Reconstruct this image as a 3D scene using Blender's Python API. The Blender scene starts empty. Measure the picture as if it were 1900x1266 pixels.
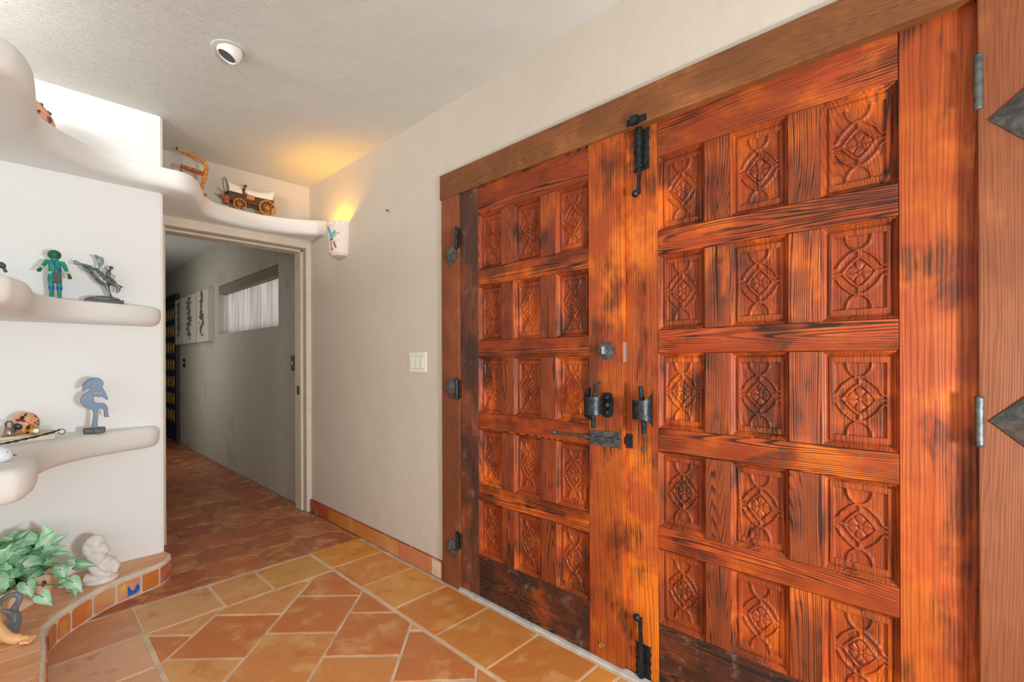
import bpy, bmesh, math, random
import numpy as np
from mathutils import Vector, Matrix, noise as mnoise
R = random.Random(7)
PI = math.pi
SC = bpy.context.scene
COL = SC.collection

# ------------------------------------------------------------------ materials
class NT:
    def __init__(s, name):
        s.m = bpy.data.materials.new(name); s.m.use_nodes = True
        s.t = s.m.node_tree; s.t.nodes.clear()
        s.out = s.n('ShaderNodeOutputMaterial'); s.b = s.n('ShaderNodeBsdfPrincipled')
        s.t.links.new(s.b.outputs[0], s.out.inputs[0])
    def n(s, typ, **kw):
        nd = s.t.nodes.new(typ)
        for k, v in kw.items(): setattr(nd, k, v)
        return nd
    def set(s, sock, v):
        if isinstance(v, bpy.types.NodeSocket): s.t.links.new(v, sock)
        elif v is not None:
            if hasattr(sock, 'default_value'):
                try: sock.default_value = v
                except Exception:
                    sock.default_value = tuple(v) + (1,) if len(v) == 3 else v
    def math(s, op, a, b=None, c=None, clamp=False):
        nd = s.n('ShaderNodeMath', operation=op, use_clamp=clamp)
        s.set(nd.inputs[0], a)
        if b is not None: s.set(nd.inputs[1], b)
        if c is not None: s.set(nd.inputs[2], c)
        return nd.outputs[0]
    def vmath(s, op, a, b=None):
        nd = s.n('ShaderNodeVectorMath', operation=op)
        s.set(nd.inputs[0], a)
        if b is not None: s.set(nd.inputs[1], b)
        return nd.outputs[0]
    def noise(s, vec, scale, detail=2, rough=.5, dist=0, out=0):
        nd = s.n('ShaderNodeTexNoise'); s.set(nd.inputs['Vector'], vec)
        nd.inputs['Scale'].default_value = scale; nd.inputs['Detail'].default_value = detail
        nd.inputs['Roughness'].default_value = rough; nd.inputs['Distortion'].default_value = dist
        return nd.outputs[out]
    def ramp(s, fac, stops, interp='LINEAR'):
        nd = s.n('ShaderNodeValToRGB'); nd.color_ramp.interpolation = interp
        e = nd.color_ramp.elements
        while len(e) < len(stops): e.new(.5)
        for i, (p, c) in enumerate(stops):
            e[i].position = p
            if isinstance(c, (int, float)): c = (c, c, c)
            e[i].color = (c[0], c[1], c[2], 1)
        s.set(nd.inputs[0], fac); return nd.outputs[0]
    def step(s, fac, a, b):
        nd = s.n('ShaderNodeMapRange', interpolation_type='SMOOTHSTEP')
        s.set(nd.inputs[0], fac); nd.inputs[1].default_value = a; nd.inputs[2].default_value = b
        return nd.outputs[0]
    def mix(s, fac, a, b, mode='MIX'):
        nd = s.n('ShaderNodeMix', data_type='RGBA', blend_type=mode)
        s.set(nd.inputs[0], fac); s.set(nd.inputs[6], c4(a)); s.set(nd.inputs[7], c4(b)); return nd.outputs[2]
    def obj(s): return s.n('ShaderNodeTexCoord').outputs['Object']
    def rnd(s): return s.n('ShaderNodeObjectInfo').outputs['Random']
    def bump(s, h, strength, dist=.01, prev=None):
        nd = s.n('ShaderNodeBump'); s.set(nd.inputs['Height'], h)
        nd.inputs['Strength'].default_value = strength; nd.inputs['Distance'].default_value = dist
        if prev is not None: s.set(nd.inputs['Normal'], prev)
        return nd.outputs[0]
    def fin(s, col=None, rough=None, metal=None, normal=None, **kw):
        if col is not None: s.set(s.b.inputs['Base Color'], c4(col))
        if rough is not None: s.set(s.b.inputs['Roughness'], rough)
        if metal is not None: s.set(s.b.inputs['Metallic'], metal)
        if normal is not None: s.set(s.b.inputs['Normal'], normal)
        for k, v in kw.items(): s.set(s.b.inputs[k], v)
        return s.m
def c4(c):
    if isinstance(c, (tuple, list)) and len(c) == 3: return (c[0], c[1], c[2], 1)
    return c
def L(r, g, b):   # sRGB 0-255 -> linear
    f = lambda v: (v/255/12.92) if v/255 <= .04045 else ((v/255+.055)/1.055)**2.4
    return (f(r), f(g), f(b))

def simple(name, col, rough=.5, metal=0, var=.0, vs=30, bump=0, bs=200, spec=None):
    s = NT(name); o = s.obj(); c = col
    if var:
        n = s.noise(o, vs, 3)
        c = s.mix(s.step(n, .35, .65), tuple(v*(1-var) for v in col), tuple(min(1, v*(1+var)) for v in col))
    nm = s.bump(s.noise(o, bs, 3), bump, .002) if bump else None
    s.fin(c, rough, metal, nm)
    if spec is not None: s.b.inputs['Specular IOR Level'].default_value = spec
    return s.m

def plaster(name, col, str1=.3, str2=.2, stroke=0, marks=False):
    s = NT(name); o = s.obj()
    n1 = s.noise(o, 5, 3, .55); n2 = s.noise(o, 90, 4, .65); n3 = s.noise(o, 1.3, 2)
    b = s.bump(n1, str1, .03)
    b = s.bump(n2, str2, .004, b)
    if stroke:
        mp = s.n('ShaderNodeMapping'); s.set(mp.inputs[0], o); mp.inputs[2].default_value = (0, 0, .6); mp.inputs[3].default_value = (1, 4, 1)
        n4 = s.noise(mp.outputs[0], 26, 5, .7, 1.2)
        sx = s.n('ShaderNodeSeparateXYZ'); s.set(sx.inputs[0], o)
        mask = s.math('SUBTRACT', 1.0, s.step(s.math('ADD', sx.outputs[0], s.math('MULTIPLY', n3, .9)), .9, 1.45))
        b = s.bump(s.math('MULTIPLY', s.step(n4, .45, .62), mask), stroke, .006, b)
        n5 = s.noise(o, 75, 2, .6, .6)
        b = s.bump(s.math('MULTIPLY', s.step(n5, .60, .68), mask), stroke, .004, b)
    c = s.mix(s.step(n3, .3, .7), tuple(v*.965 for v in col), col)
    if marks:
        ng = s.noise(o, 2.3, 4, .6)
        c = s.mix(s.math('MULTIPLY', s.step(ng, .56, .72), .35), c, L(128, 124, 112))
        ns = s.noise(o, 9, 5, .75, 1.5)
        c = s.mix(s.math('MULTIPLY', s.step(ns, .66, .74), .30), c, L(190, 185, 175))
    return s.fin(c, .85, 0, b)

def wood(name, axis, orange, red, dark, char=.5, across=11, rings=7, rough=.42, grainmix=.9, bleach=0, dens=1.0, bumpk=.35, rs=.05):
    """board wood: contour-line grain of a noise stretched along the board"""
    s = NT(name); o = s.obj(); r = s.rnd()
    off = s.n('ShaderNodeCombineXYZ')
    s.set(off.inputs[0], s.math('MULTIPLY', r, 37.3)); s.set(off.inputs[1], s.math('MULTIPLY', r, 91.7)); s.set(off.inputs[2], s.math('MULTIPLY', r, 53.1))
    p = s.vmath('ADD', o, off.outputs[0])
    sc = [across*.6, across, across]; sc[axis] = 1.15
    ps = s.vmath('MULTIPLY', p, tuple(sc))
    n = s.noise(ps, .62*dens, 1.2, .4, .25)
    wob = s.noise(s.vmath('MULTIPLY', p, tuple([6 if i_ == axis else 26 for i_ in range(3)])), 1.0, 2, .5)
    sep = s.n('ShaderNodeSeparateXYZ'); s.set(sep.inputs[0], p)
    lin = sep.outputs[2 if axis == 1 else 1]
    r2 = s.math('FRACT', s.math('MULTIPLY', r, 17.31))
    amp = s.math('MULTIPLY_ADD', s.math('POWER', r2, 1.2), rings*12, rings*1.6)
    h = s.math('ADD', s.math('MULTIPLY', n, amp), s.math('MULTIPLY', lin, 135*dens))
    irr = s.noise(s.vmath('MULTIPLY', p, tuple([.5 if i_ == axis else 21 for i_ in range(3)])), 1.0, 2, .55)
    h = s.math('ADD', h, s.math('MULTIPLY', irr, 7.0*dens))
    h = s.math('ADD', h, s.math('MULTIPLY', wob, .8))
    fr = s.math('FRACT', h)
    # early wood / late wood: slow rise, fast drop
    line = s.math('MULTIPLY', s.step(fr, .34, .82), s.math('SUBTRACT', 1.0, s.step(fr, .90, 1.0)))
    fs = [90, 190, 190]; fs[axis] = 7
    fib = s.noise(s.vmath('MULTIPLY', p, tuple(fs)), 1.0, 3, .6)
    pl = [6, 10.5, 10.5]; pl[axis] = 5.2
    big = s.noise(s.vmath('MULTIPLY', p, tuple(pl)), .8, 3.5, .58, .3)
    big2 = s.noise(s.vmath('MULTIPLY', p, (7, 7, 7)), .9, 3, .6)
    big3 = s.noise(s.vmath('MULTIPLY', p, (2.2, 2.2, 2.2)), .9, 2, .5)
    col = s.mix(s.step(big2, .38-rs, .60-rs), orange, red)
    col = s.mix(s.math('MULTIPLY', s.step(big3, .42-rs, .58-rs), .7), col, tuple(v*.62 for v in red))
    col = s.mix(s.math('MULTIPLY', s.step(fib, .40, .70), .45), col, tuple(v*.40 for v in red))
    ch = s.step(big, .66-.22*char, .82-.22*char)
    mod = s.noise(s.vmath('MULTIPLY', p, tuple([5 if i_ == axis else 26 for i_ in range(3)])), 1.0, 2, .5)
    amt = s.math('MULTIPLY_ADD', ch, grainmix*.5, s.math('MULTIPLY', grainmix, s.math('MULTIPLY_ADD', s.step(mod, .36, .62), .55, .42)), clamp=True)
    col = s.mix(s.math('MULTIPLY', line, amt), col, dark)
    chf = s.math('MULTIPLY', ch, s.math('MULTIPLY_ADD', fib, .9, s.math('MULTIPLY_ADD', line, .35, .10)), clamp=True)
    col = s.mix(s.math('MULTIPLY', chf, .90), col, dark)
    if bleach:
        bl = s.noise(s.vmath('MULTIPLY', p, tuple([9, 30, 30] if axis else [9, 30, 30])), .6, 4, .7)
        col = s.mix(s.math('MULTIPLY', s.step(bl, .55, .72), bleach), col, L(150, 134, 124))
    hh = s.math('ADD', s.math('MULTIPLY', line, 1.0), s.math('MULTIPLY', fib, .5))
    b = s.bump(hh, bumpk, .0022)
    s.b.inputs['Specular IOR Level'].default_value = .28
    return s.fin(col, s.math('MULTIPLY_ADD', line, .12, rough), 0, b)

def vcol_tile(name, rough=.38, edge=True):
    s = NT(name); o = s.obj()
    a = s.n('ShaderNodeVertexColor', layer_name='Col').outputs[0]
    n = s.noise(o, 7, 4, .6, .3); n2 = s.noise(o, 34, 5, .7); n3 = s.noise(o, 2.2, 2)
    red = s.mix(.55, a, L(186, 96, 44)); yel = s.mix(.6, a, L(228, 182, 120))
    c = s.mix(s.step(n, .30, .44), red, a)
    c = s.mix(s.math('MULTIPLY', s.step(n, .50, .68), .8), c, yel)
    c = s.mix(s.math('MULTIPLY', s.step(n2, .56, .74), .35), c, L(150, 80, 46))
    v = s.n('ShaderNodeTexVoronoi'); s.set(v.inputs['Vector'], o); v.inputs['Scale'].default_value = 26
    pit = s.math('SUBTRACT', 1.0, s.step(v.outputs['Distance'], .03, .08))
    c = s.mix(s.math('MULTIPLY', pit, .35), c, L(110, 62, 38))
    b = s.bump(s.noise(o, 9, 3), .25, .008)
    b = s.bump(n2, .12, .002, b)
    return s.fin(c, s.math('MULTIPLY_ADD', n2, .2, rough-.08), 0, b)

M = {}
M['wall'] = plaster('plaster_dim_beige', L(209, 197, 182), .25, .18)  # warmer, dimmer light on the off-white plaster is put into this beige
M['wall_white'] = plaster('plaster_lit_white', L(238, 237, 235), .28, .15)  # lighter copy of that plaster, with the brighter light in its colour
M['hall'] = plaster('plaster_hall_dim', L(196, 193, 182), .35, .3, marks=True)  # greyer, greener hall light is put into the plaster colour
M['ceiling'] = plaster('plaster_ceiling', L(212, 214, 210), .22, .10, stroke=.5)
M['shelf'] = plaster('plaster_shelf', L(232, 230, 227), .18, .12)
M['trim'] = simple('cream_paint', L(216, 202, 182), .5, var=.04, vs=12, bump=.1)
M['trim_dark'] = simple('groove_paint', L(160, 146, 128), .6)
OR, RD, DK = L(230, 114, 30), L(184, 76, 32), L(46, 28, 22)
M['stile'] = wood('stained_stile_wood', 2, L(234, 122, 34), L(190, 84, 36), L(50, 30, 24), char=.76, across=9, rings=5.5, grainmix=.32, dens=.62, rs=0)
M['stile_dark'] = wood('weathered_stile_wood', 2, L(186, 92, 42), L(136, 74, 48), L(48, 40, 38), char=1.0, across=10, rings=5, grainmix=.9, bleach=.35)
M['rail'] = wood('stained_rail_wood', 1, OR, RD, DK, char=.74, across=12, rings=5, grainmix=1.0)
M['rail_dark'] = wood('weathered_rail_wood', 1, L(180, 84, 34), L(112, 58, 36), L(38, 30, 28), char=1.25, across=12, rings=7, grainmix=1.1, bleach=.4)
M['munt'] = wood('stained_muntin_wood', 2, L(212, 102, 32), L(164, 74, 36), DK, char=.72, across=15, rings=4, grainmix=1.0, dens=1.2)
M['panel'] = wood('carved_panel_wood', 2, L(226, 110, 30), L(172, 72, 30), DK, char=.66, across=13, rings=4, grainmix=.7, bumpk=.12, dens=.9)
M['frame_v'] = wood('painted_post_wood', 2, L(158, 92, 54), L(142, 78, 46), L(104, 54, 32), char=.15, across=9, rings=5, rough=.6, grainmix=.24, bumpk=.25)
M['frame_h'] = wood('painted_header_wood', 1, L(170, 108, 62), L(144, 88, 50), L(90, 54, 32), char=.35, across=9, rings=5, rough=.55, grainmix=.36, bumpk=.25)
M['iron'] = simple('forged_iron', L(52, 54, 56), .42, .75, var=.35, vs=60, bump=.5, bs=160)
M['iron_grey'] = simple('dull_iron', L(92, 92, 90), .5, .6, var=.3, vs=50, bump=.4, bs=140)
M['brass'] = simple('brass', L(200, 160, 80), .35, .8)
M['steel'] = simple('steel', L(190, 190, 192), .35, .7)
M['thresh'] = simple('threshold_metal', L(206, 200, 192), .5, .1, var=.12, vs=20)
M['grout'] = simple('grout', L(214, 186, 158), .9, var=.12, vs=9, bump=.3, bs=220)
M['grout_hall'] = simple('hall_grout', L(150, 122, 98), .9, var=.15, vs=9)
M['tile'] = vcol_tile('terracotta_tile')
M['tile_face'] = vcol_tile('terracotta_face_tile', .4)
M['switch'] = simple('ivory_plastic', L(232, 230, 216), .35)
M['switch_gap'] = simple('switch_gap_grey', L(170, 168, 156), .5)  # greyer surround showing round each rocker
M['ceramic'] = simple('sconce_ceramic', L(232, 214, 204), .6, var=.03)
M['white'] = simple('white_metal', L(236, 232, 226), .4)
M['black'] = simple('black_glass', L(12, 14, 20), .12)
M['bronze'] = simple('bronze_patina', L(112, 124, 124), .38, .6, var=.35, vs=45, bump=.4, bs=180)
M['green'] = simple('green_paint', L(24, 142, 112), .5, var=.15, vs=30)
M['dgreen'] = simple('dark_green_paint', L(18, 96, 66), .5, var=.2, vs=30)
M['blue'] = simple('blue_paint', L(28, 96, 190), .5)
M['lblue'] = simple('pale_blue_paint', L(110, 205, 205), .5)
M['slate'] = simple('slate_paint', L(66, 84, 96), .6)
M['redp'] = simple('red_paint', L(190, 84, 72), .5)
M['yellow'] = simple('yellow_paint', L(240, 196, 40), .5)
M['cream'] = simple('cream_paint_wood', L(234, 196, 150), .5)
M['mahog'] = simple('dark_base_wood', L(62, 28, 26), .35)
M['stone'] = simple('white_plaster_stone', L(226, 220, 214), .75, var=.05, bump=.5, bs=60)
M['graystone'] = simple('grey_soapstone', L(112, 116, 122), .4, var=.25, vs=18)
M['tan'] = simple('tan_carved_wood', L(226, 176, 120), .5, var=.1, vs=10)
M['planter'] = simple('peach_ceramic', L(248, 220, 190), .45, var=.08, vs=8)
M['stem'] = simple('plant_stem', L(70, 130, 80), .5)
M['soil'] = simple('moss_soil', L(60, 66, 40), .9)
M['canvas'] = simple('wagon_canvas', L(240, 232, 214), .8, var=.04, bump=.3, bs=90)
M['wag'] = simple('wagon_dark_wood', L(88, 56, 34), .6, var=.3, vs=60)
M['wheel'] = simple('wagon_wheel_wood', L(196, 124, 56), .55, var=.15, vs=60)
M['dark'] = simple('near_black', L(30, 26, 24), .6)
M['harp'] = simple('harp_wood', L(206, 126, 40), .5, var=.25, vs=60)
M['harpred'] = simple('harp_red_wood', L(172, 80, 44), .5, var=.25, vs=80)
M['string'] = simple('harp_string', L(225, 220, 205), .5)
M['pinkclay'] = simple('pink_clay', L(222, 156, 124), .6, var=.06)
M['turq'] = simple('turquoise_glaze', L(84, 160, 170), .4)
M['navy'] = simple('navy_glaze', L(22, 52, 84), .4)
M['brown'] = simple('brown_glaze', L(96, 44, 36), .5)
M['orange'] = simple('orange_glaze', L(222, 120, 40), .4)
M['pewter'] = simple('pewter', L(150, 132, 120), .35, .8, var=.2)
M['gold'] = simple('gold_glaze', L(205, 160, 60), .3, .5)
M['plate'] = simple('white_glaze', L(226, 232, 234), .3)
M['cardbeige'] = simple('bleached_driftwood', L(222, 208, 180), .7, var=.06)
M['wire'] = simple('blackened_wire', L(48, 62, 66), .35, .7)
M['art'] = simple('painted_art_panel', L(206, 202, 190), .7, bump=.4, bs=60)
M['hallblue'] = simple('navy_painted_door', L(28, 56, 92), .5, var=.5, vs=14)
M['hallgold'] = simple('amber_spindle', L(170, 128, 62), .5, var=.3, vs=30)
M['darkwood'] = simple('dark_brown_wood', L(52, 40, 36), .6)
M['valance'] = simple('taupe_fabric', L(140, 126, 112), .9)

def koko_mat():
    s = NT('blue_patina_metal'); o = s.obj()
    n = s.noise(o, 16, 3, .5); n2 = s.noise(s.vmath('MULTIPLY', o, (240, 240, 40)), 1, 3)
    c = s.ramp(n, [(.30, L(84, 80, 78)), (.42, L(92, 94, 102)), (.53, L(62, 92, 118)), (.60, L(92, 84, 100)), (.72, L(80, 74, 70))])
    c = s.mix(s.math('MULTIPLY', s.step(n2, .45, .65), .3), c, L(84, 86, 96))
    return s.fin(c, .4, .35, s.bump(n2, .3, .001))
M['koko'] = koko_mat()

def leaf_mat():
    s = NT('variegated_leaf'); o = s.obj()
    sp = s.n('ShaderNodeSeparateColor'); s.set(sp.inputs[0], s.n('ShaderNodeVertexColor', layer_name='Col').outputs[0])
    a = sp.outputs[0]
    n = s.math('ADD', s.math('MULTIPLY', s.noise(o, 34, 3, .6), .55), s.math('MULTIPLY', sp.outputs[1], .45))
    g = s.mix(s.step(n, .30, .78), L(22, 132, 74), L(160, 228, 180))
    c = s.mix(a, g, L(222, 240, 216))
    m = s.fin(c, .4)
    s.b.inputs['Specular IOR Level'].default_value = .5
    return m
M['leaf'] = leaf_mat()

def curtain_mat():
    s = NT('sheer_curtain'); o = s.obj()
    sep = s.n('ShaderNodeSeparateXYZ'); s.set(sep.inputs[0], o)
    n = s.noise(s.vmath('MULTIPLY', o, (1, 55, 1.2)), 1, 2)
    n2 = s.noise(s.vmath('MULTIPLY', o, (1, 1.6, .8)), 1, 2)
    c = s.mix(s.step(n, .35, .65), L(176, 168, 160), L(214, 208, 204))
    s.fin(c, .9)
    s.b.inputs['Transmission Weight'].default_value = 0
    tr = s.n('ShaderNodeBsdfTranslucent'); s.set(tr.inputs[0], c)
    tp = s.n('ShaderNodeBsdfTransparent')
    mx = s.n('ShaderNodeMixShader'); mx.inputs[0].default_value = .6
    s.t.links.new(s.b.outputs[0], mx.inputs[1]); s.t.links.new(tr.outputs[0], mx.inputs[2])
    s.t.links.new(mx.outputs[0], s.out.inputs[0])
    return s.m
M['curtain'] = curtain_mat()

def emis(name, col, st):
    s = NT(name); s.fin(col, .5)
    s.b.inputs['Emission Color'].default_value = c4(col); s.b.inputs['Emission Strength'].default_value = st
    return s.m
M['bulb'] = emis('amber_bulb', (1.0, .46, .0), 500)

def art_mat():
    s = NT('art_figure_ink'); return s.fin(L(96, 90, 84), .8)
M['ink'] = art_mat()

# ------------------------------------------------------------------ mesh helpers
class MB:
    def __init__(s): s.bm = bmesh.new(); s.col = None
    def quad_box(s, x0, x1, y0, y1, z0, z1, bev=0, rot=None, piv=None):
        m = Matrix.Translation(((x0+x1)/2, (y0+y1)/2, (z0+z1)/2)) @ Matrix.Diagonal((x1-x0, y1-y0, z1-z0, 1))
        if rot is not None:
            pv = Vector(piv if piv else ((x0+x1)/2, (y0+y1)/2, (z0+z1)/2))
            m = Matrix.Translation(pv) @ rot.to_4x4() @ Matrix.Translation(-pv) @ m
        g = bmesh.ops.create_cube(s.bm, size=1, matrix=m)
        if bev:
            es = list({e for v in g['verts'] for e in v.link_edges})
            bmesh.ops.bevel(s.bm, geom=es, offset=bev, segments=2, affect='EDGES', profile=.6)
        return s
    box = quad_box
    def sphere(s, c, r, rad=(1, 1, 1), rot=None, seg=20, ring=12):
        m = Matrix.Translation(c) @ (rot.to_4x4() if rot else Matrix.Identity(4)) @ Matrix.Diagonal((rad[0]*r, rad[1]*r, rad[2]*r, 1))
        bmesh.ops.create_uvsphere(s.bm, u_segments=seg, v_segments=ring, radius=1, matrix=m); return s
    def tube(s, pts, rad, seg=10, cap=True, flat=1.0, up=(0, 0, 1)):
        pts = [Vector(p) for p in pts]; n = len(pts)
        if not isinstance(rad, (list, tuple)): rad = [rad]*n
        rings = []; prev = None
        for i, p in enumerate(pts):
            t = (pts[min(i+1, n-1)]-pts[max(i-1, 0)]).normalized()
            if prev is None:
                u = Vector(up)
                if abs(t.dot(u)) > .95: u = Vector((1, 0, 0))
                a = t.cross(u).normalized()
            else:
                a = (prev-t*prev.dot(t)).normalized()
            prev = a; b = t.cross(a)
            rings.append([s.bm.verts.new(p+(a*math.cos(2*PI*k/seg)+b*math.sin(2*PI*k/seg)*flat)*rad[i]) for k in range(seg)])
        for i in range(n-1):
            for k in range(seg):
                s.bm.faces.new((rings[i][k], rings[i][(k+1) % seg], rings[i+1][(k+1) % seg], rings[i+1][k]))
        if cap:
            s.bm.faces.new(rings[0][::-1]); s.bm.faces.new(rings[-1])
        return s
    def lathe(s, prof, c=(0, 0, 0), seg=32, rot=None, caps=True):
        c = Vector(c); rings = []
        for r, z in prof:
            ring = []
            for k in range(seg):
                v = Vector((r*math.cos(2*PI*k/seg), r*math.sin(2*PI*k/seg), z))
                if rot is not None: v = rot @ v
                ring.append(s.bm.verts.new(c+v))
            rings.append(ring)
        for i in range(len(prof)-1):
            for k in range(seg):
                s.bm.faces.new((rings[i][k], rings[i][(k+1) % seg], rings[i+1][(k+1) % seg], rings[i+1][k]))
        if caps:
            s.bm.faces.new(rings[0][::-1]); s.bm.faces.new(rings[-1])
        return s
    def poly(s, pts3, thick, bev=0):
        """flat polygon with thickness vector"""
        vs = [s.bm.verts.new(p) for p in pts3]
        f = s.bm.faces.new(vs)
        g = bmesh.ops.extrude_face_region(s.bm, geom=[f])
        nv = [v for v in g['geom'] if isinstance(v, bmesh.types.BMVert)]
        bmesh.ops.translate(s.bm, verts=nv, vec=thick)
        return s
    def build(s, name, mat, parent=None, origin=None, smooth=False, mods=None, label=None, weld=False):
        bm = s.bm
        if weld: bmesh.ops.remove_doubles(bm, verts=bm.verts, dist=1e-5)
        bmesh.ops.recalc_face_normals(bm, faces=bm.faces)
        o0 = Vector(origin) if origin is not None else Vector((0, 0, 0))
        wp = Vector((0, 0, 0)); q = parent
        while q is not None: wp += Vector(q.location); q = q.parent
        tot = wp+o0 if parent is not None else o0
        if parent is not None and origin is not None: tot = o0
        bmesh.ops.translate(bm, verts=bm.verts, vec=-tot)
        me = bpy.data.meshes.new(name); bm.to_mesh(me); bm.free()
        for p in me.polygons: p.use_smooth = smooth
        o = bpy.data.objects.new(name, me); COL.objects.link(o)
        if isinstance(mat, (list, tuple)):
            for mm in mat: me.materials.append(mm)
        else: me.materials.append(mat)
        o.parent = parent; o.location = tot-wp if parent is not None else tot
        if label: o['label'] = label
        if smooth == 'auto' or smooth is True:
            try: me.set_sharp_from_angle(angle=math.radians(38))
            except Exception: pass
        return o
def empty(name, loc, label, cat, group=None, kind=None):
    o = bpy.data.objects.new(name, None); COL.objects.link(o); o.location = loc; o.empty_display_size = .05
    return tag(o, label, cat, group, kind)
def tag(o, label, cat=None, group=None, kind=None):
    if label: o['label'] = label
    if cat: o['category'] = cat
    if group: o['group'] = group
    if kind: o['kind'] = kind
    return o
def remesh(o, vox, smooth=3):
    m = o.modifiers.new('remesh', 'REMESH'); m.mode = 'VOXEL'; m.voxel_size = vox; m.use_smooth_shade = True
    if smooth:
        k = o.modifiers.new('smooth', 'SMOOTH'); k.iterations = smooth; k.factor = .5
    return o
def catmull(pts, n=8, closed=False):
    P = [Vector(p) for p in pts]; out = []
    m = len(P)
    rng = range(m if closed else m-1)
    for i in rng:
        if closed: a, b, c, d = P[i-1], P[i], P[(i+1) % m], P[(i+2) % m]
        else: a, b, c, d = P[max(i-1, 0)], P[i], P[i+1], P[min(i+2, m-1)]
        for k in range(n):
            t = k/n
            out.append(.5*((2*b)+(c-a)*t+(2*a-5*b+4*c-d)*t*t+(3*b-a-3*c+d)*t**3))
    if not closed: out.append(P[-1])
    return out
def setcols(o, cols):
    me = o.data; a = me.color_attributes.new('Col', 'FLOAT_COLOR', 'CORNER')
    for p in me.polygons:
        c = cols[p.material_index] if isinstance(cols, dict) else cols(p)
        for li in p.loop_indices: a.data[li].color = (c[0], c[1], c[2], 1)

# ------------------------------------------------------------------ room shell
CZ = 2.515; DX = 1.55; YL = 3.17; XL = .541; YB = 3.65
def struct(o, label, cat): return tag(o, label, cat, kind='structure')
def wall_with_holes(x0, x1, ys, holes, z1):
    """solid wall slab in X range with rectangular holes (y0,y1,z0,z1)"""
    yb = sorted({ys[0], ys[1], *[h[0] for h in holes], *[h[1] for h in holes]})
    zb = sorted({-.02, z1, *[h[2] for h in holes], *[h[3] for h in holes]})
    bm = MB(); m = bm.bm; vd = {}
    def V(x, y, z):
        k = (round(x, 5), round(y, 5), round(z, 5))
        if k not in vd: vd[k] = m.verts.new(k)
        return vd[k]
    def solid(i, j):
        if i < 0 or j < 0 or i >= len(yb)-1 or j >= len(zb)-1: return False
        cy, cz = (yb[i]+yb[i+1])/2, (zb[j]+zb[j+1])/2
        return not any(h[0] < cy < h[1] and h[2] < cz < h[3] for h in holes)
    for i in range(len(yb)-1):
        for j in range(len(zb)-1):
            if not solid(i, j): continue
            y0, y1, za, zc = yb[i], yb[i+1], zb[j], zb[j+1]
            for x in (x0, x1): m.faces.new((V(x, y0, za), V(x, y1, za), V(x, y1, zc), V(x, y0, zc)))
            if not solid(i-1, j): m.faces.new((V(x0, y0, za), V(x1, y0, za), V(x1, y0, zc), V(x0, y0, zc)))
            if not solid(i+1, j): m.faces.new((V(x0, y1, za), V(x1, y1, za), V(x1, y1, zc), V(x0, y1, zc)))
            if not solid(i, j-1): m.faces.new((V(x0, y0, za), V(x0, y1, za), V(x1, y1, za), V(x1, y0, za)))
            if not solid(i, j+1): m.faces.new((V(x0, y0, zc), V(x0, y1, zc), V(x1, y1, zc), V(x1, y0, zc)))
    return bm
wr = wall_with_holes(DX, 1.80, (-3.2, 3.72), [(-.16, 1.96, -.02, 2.10)], CZ).build('wall_right', M['wall'])
struct(wr, 'plaster wall, beige from its dimmer light, holding the carved double doors', 'wall')
wh = wall_with_holes(DX+.003, 1.80, (3.72, 12), [(4.30, 6.10, 1.475, 2.02)], CZ).build('wall_hall', M['hall'])
struct(wh, 'scuffed hallway wall, grey-beige from its dim light, with the high window', 'wall')
b = MB(); b.box(-2.6, XL, YL, 12, -.02, CZ)
es = [e for e in b.bm.edges if all(abs(v.co.x-XL) < 1e-4 and abs(v.co.y-YL) < 1e-4 for v in e.verts)]
bmesh.ops.bevel(b.bm, geom=es, offset=.012, segments=4, affect='EDGES')
wl = b.build('wall_left', M['wall_white'], smooth=True); struct(wl, 'white plaster wall behind the curved shelves', 'wall')
b = MB(); b.box(XL-.01, DX+.02, YB, YB+.16, 2.03, CZ); wb = b.build('wall_back', M['wall']); struct(wb, 'plaster wall strip above the hallway doorway', 'wall')
b = MB(); b.box(XL-.01, DX+.02, 12, 12.1, -.02, CZ); o = b.build('wall_hall_end', M['hall']); struct(o, 'far end wall of the dark hallway', 'wall')
b = MB(); b.box(-2.75, 1.9, -3.3, 12.1, CZ, CZ+.12); ce = b.build('ceiling', M['ceiling']); struct(ce, 'hand-trowelled white plaster ceiling', 'ceiling')
# walls behind the camera, with window openings
rear = wall_with_holes(-.1, 0, (-3.2, YL), [(-2.6, 2.1, .25, 2.2)], CZ).build('wall_rear_left', M['wall_white'])
rear.location.x = -2.6; struct(rear, 'white plaster wall left of the camera with a window opening', 'wall')
rb = wall_with_holes(0, .1, (0, 4.2), [(.3, 3.7, .1, 2.3)], CZ).build('wall_front', M['wall_white'])
rb.rotation_euler = (0, 0, PI/2); rb.location = (1.55, -3.2, 0); struct(rb, 'white plaster wall behind the camera with a window opening', 'wall')

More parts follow.
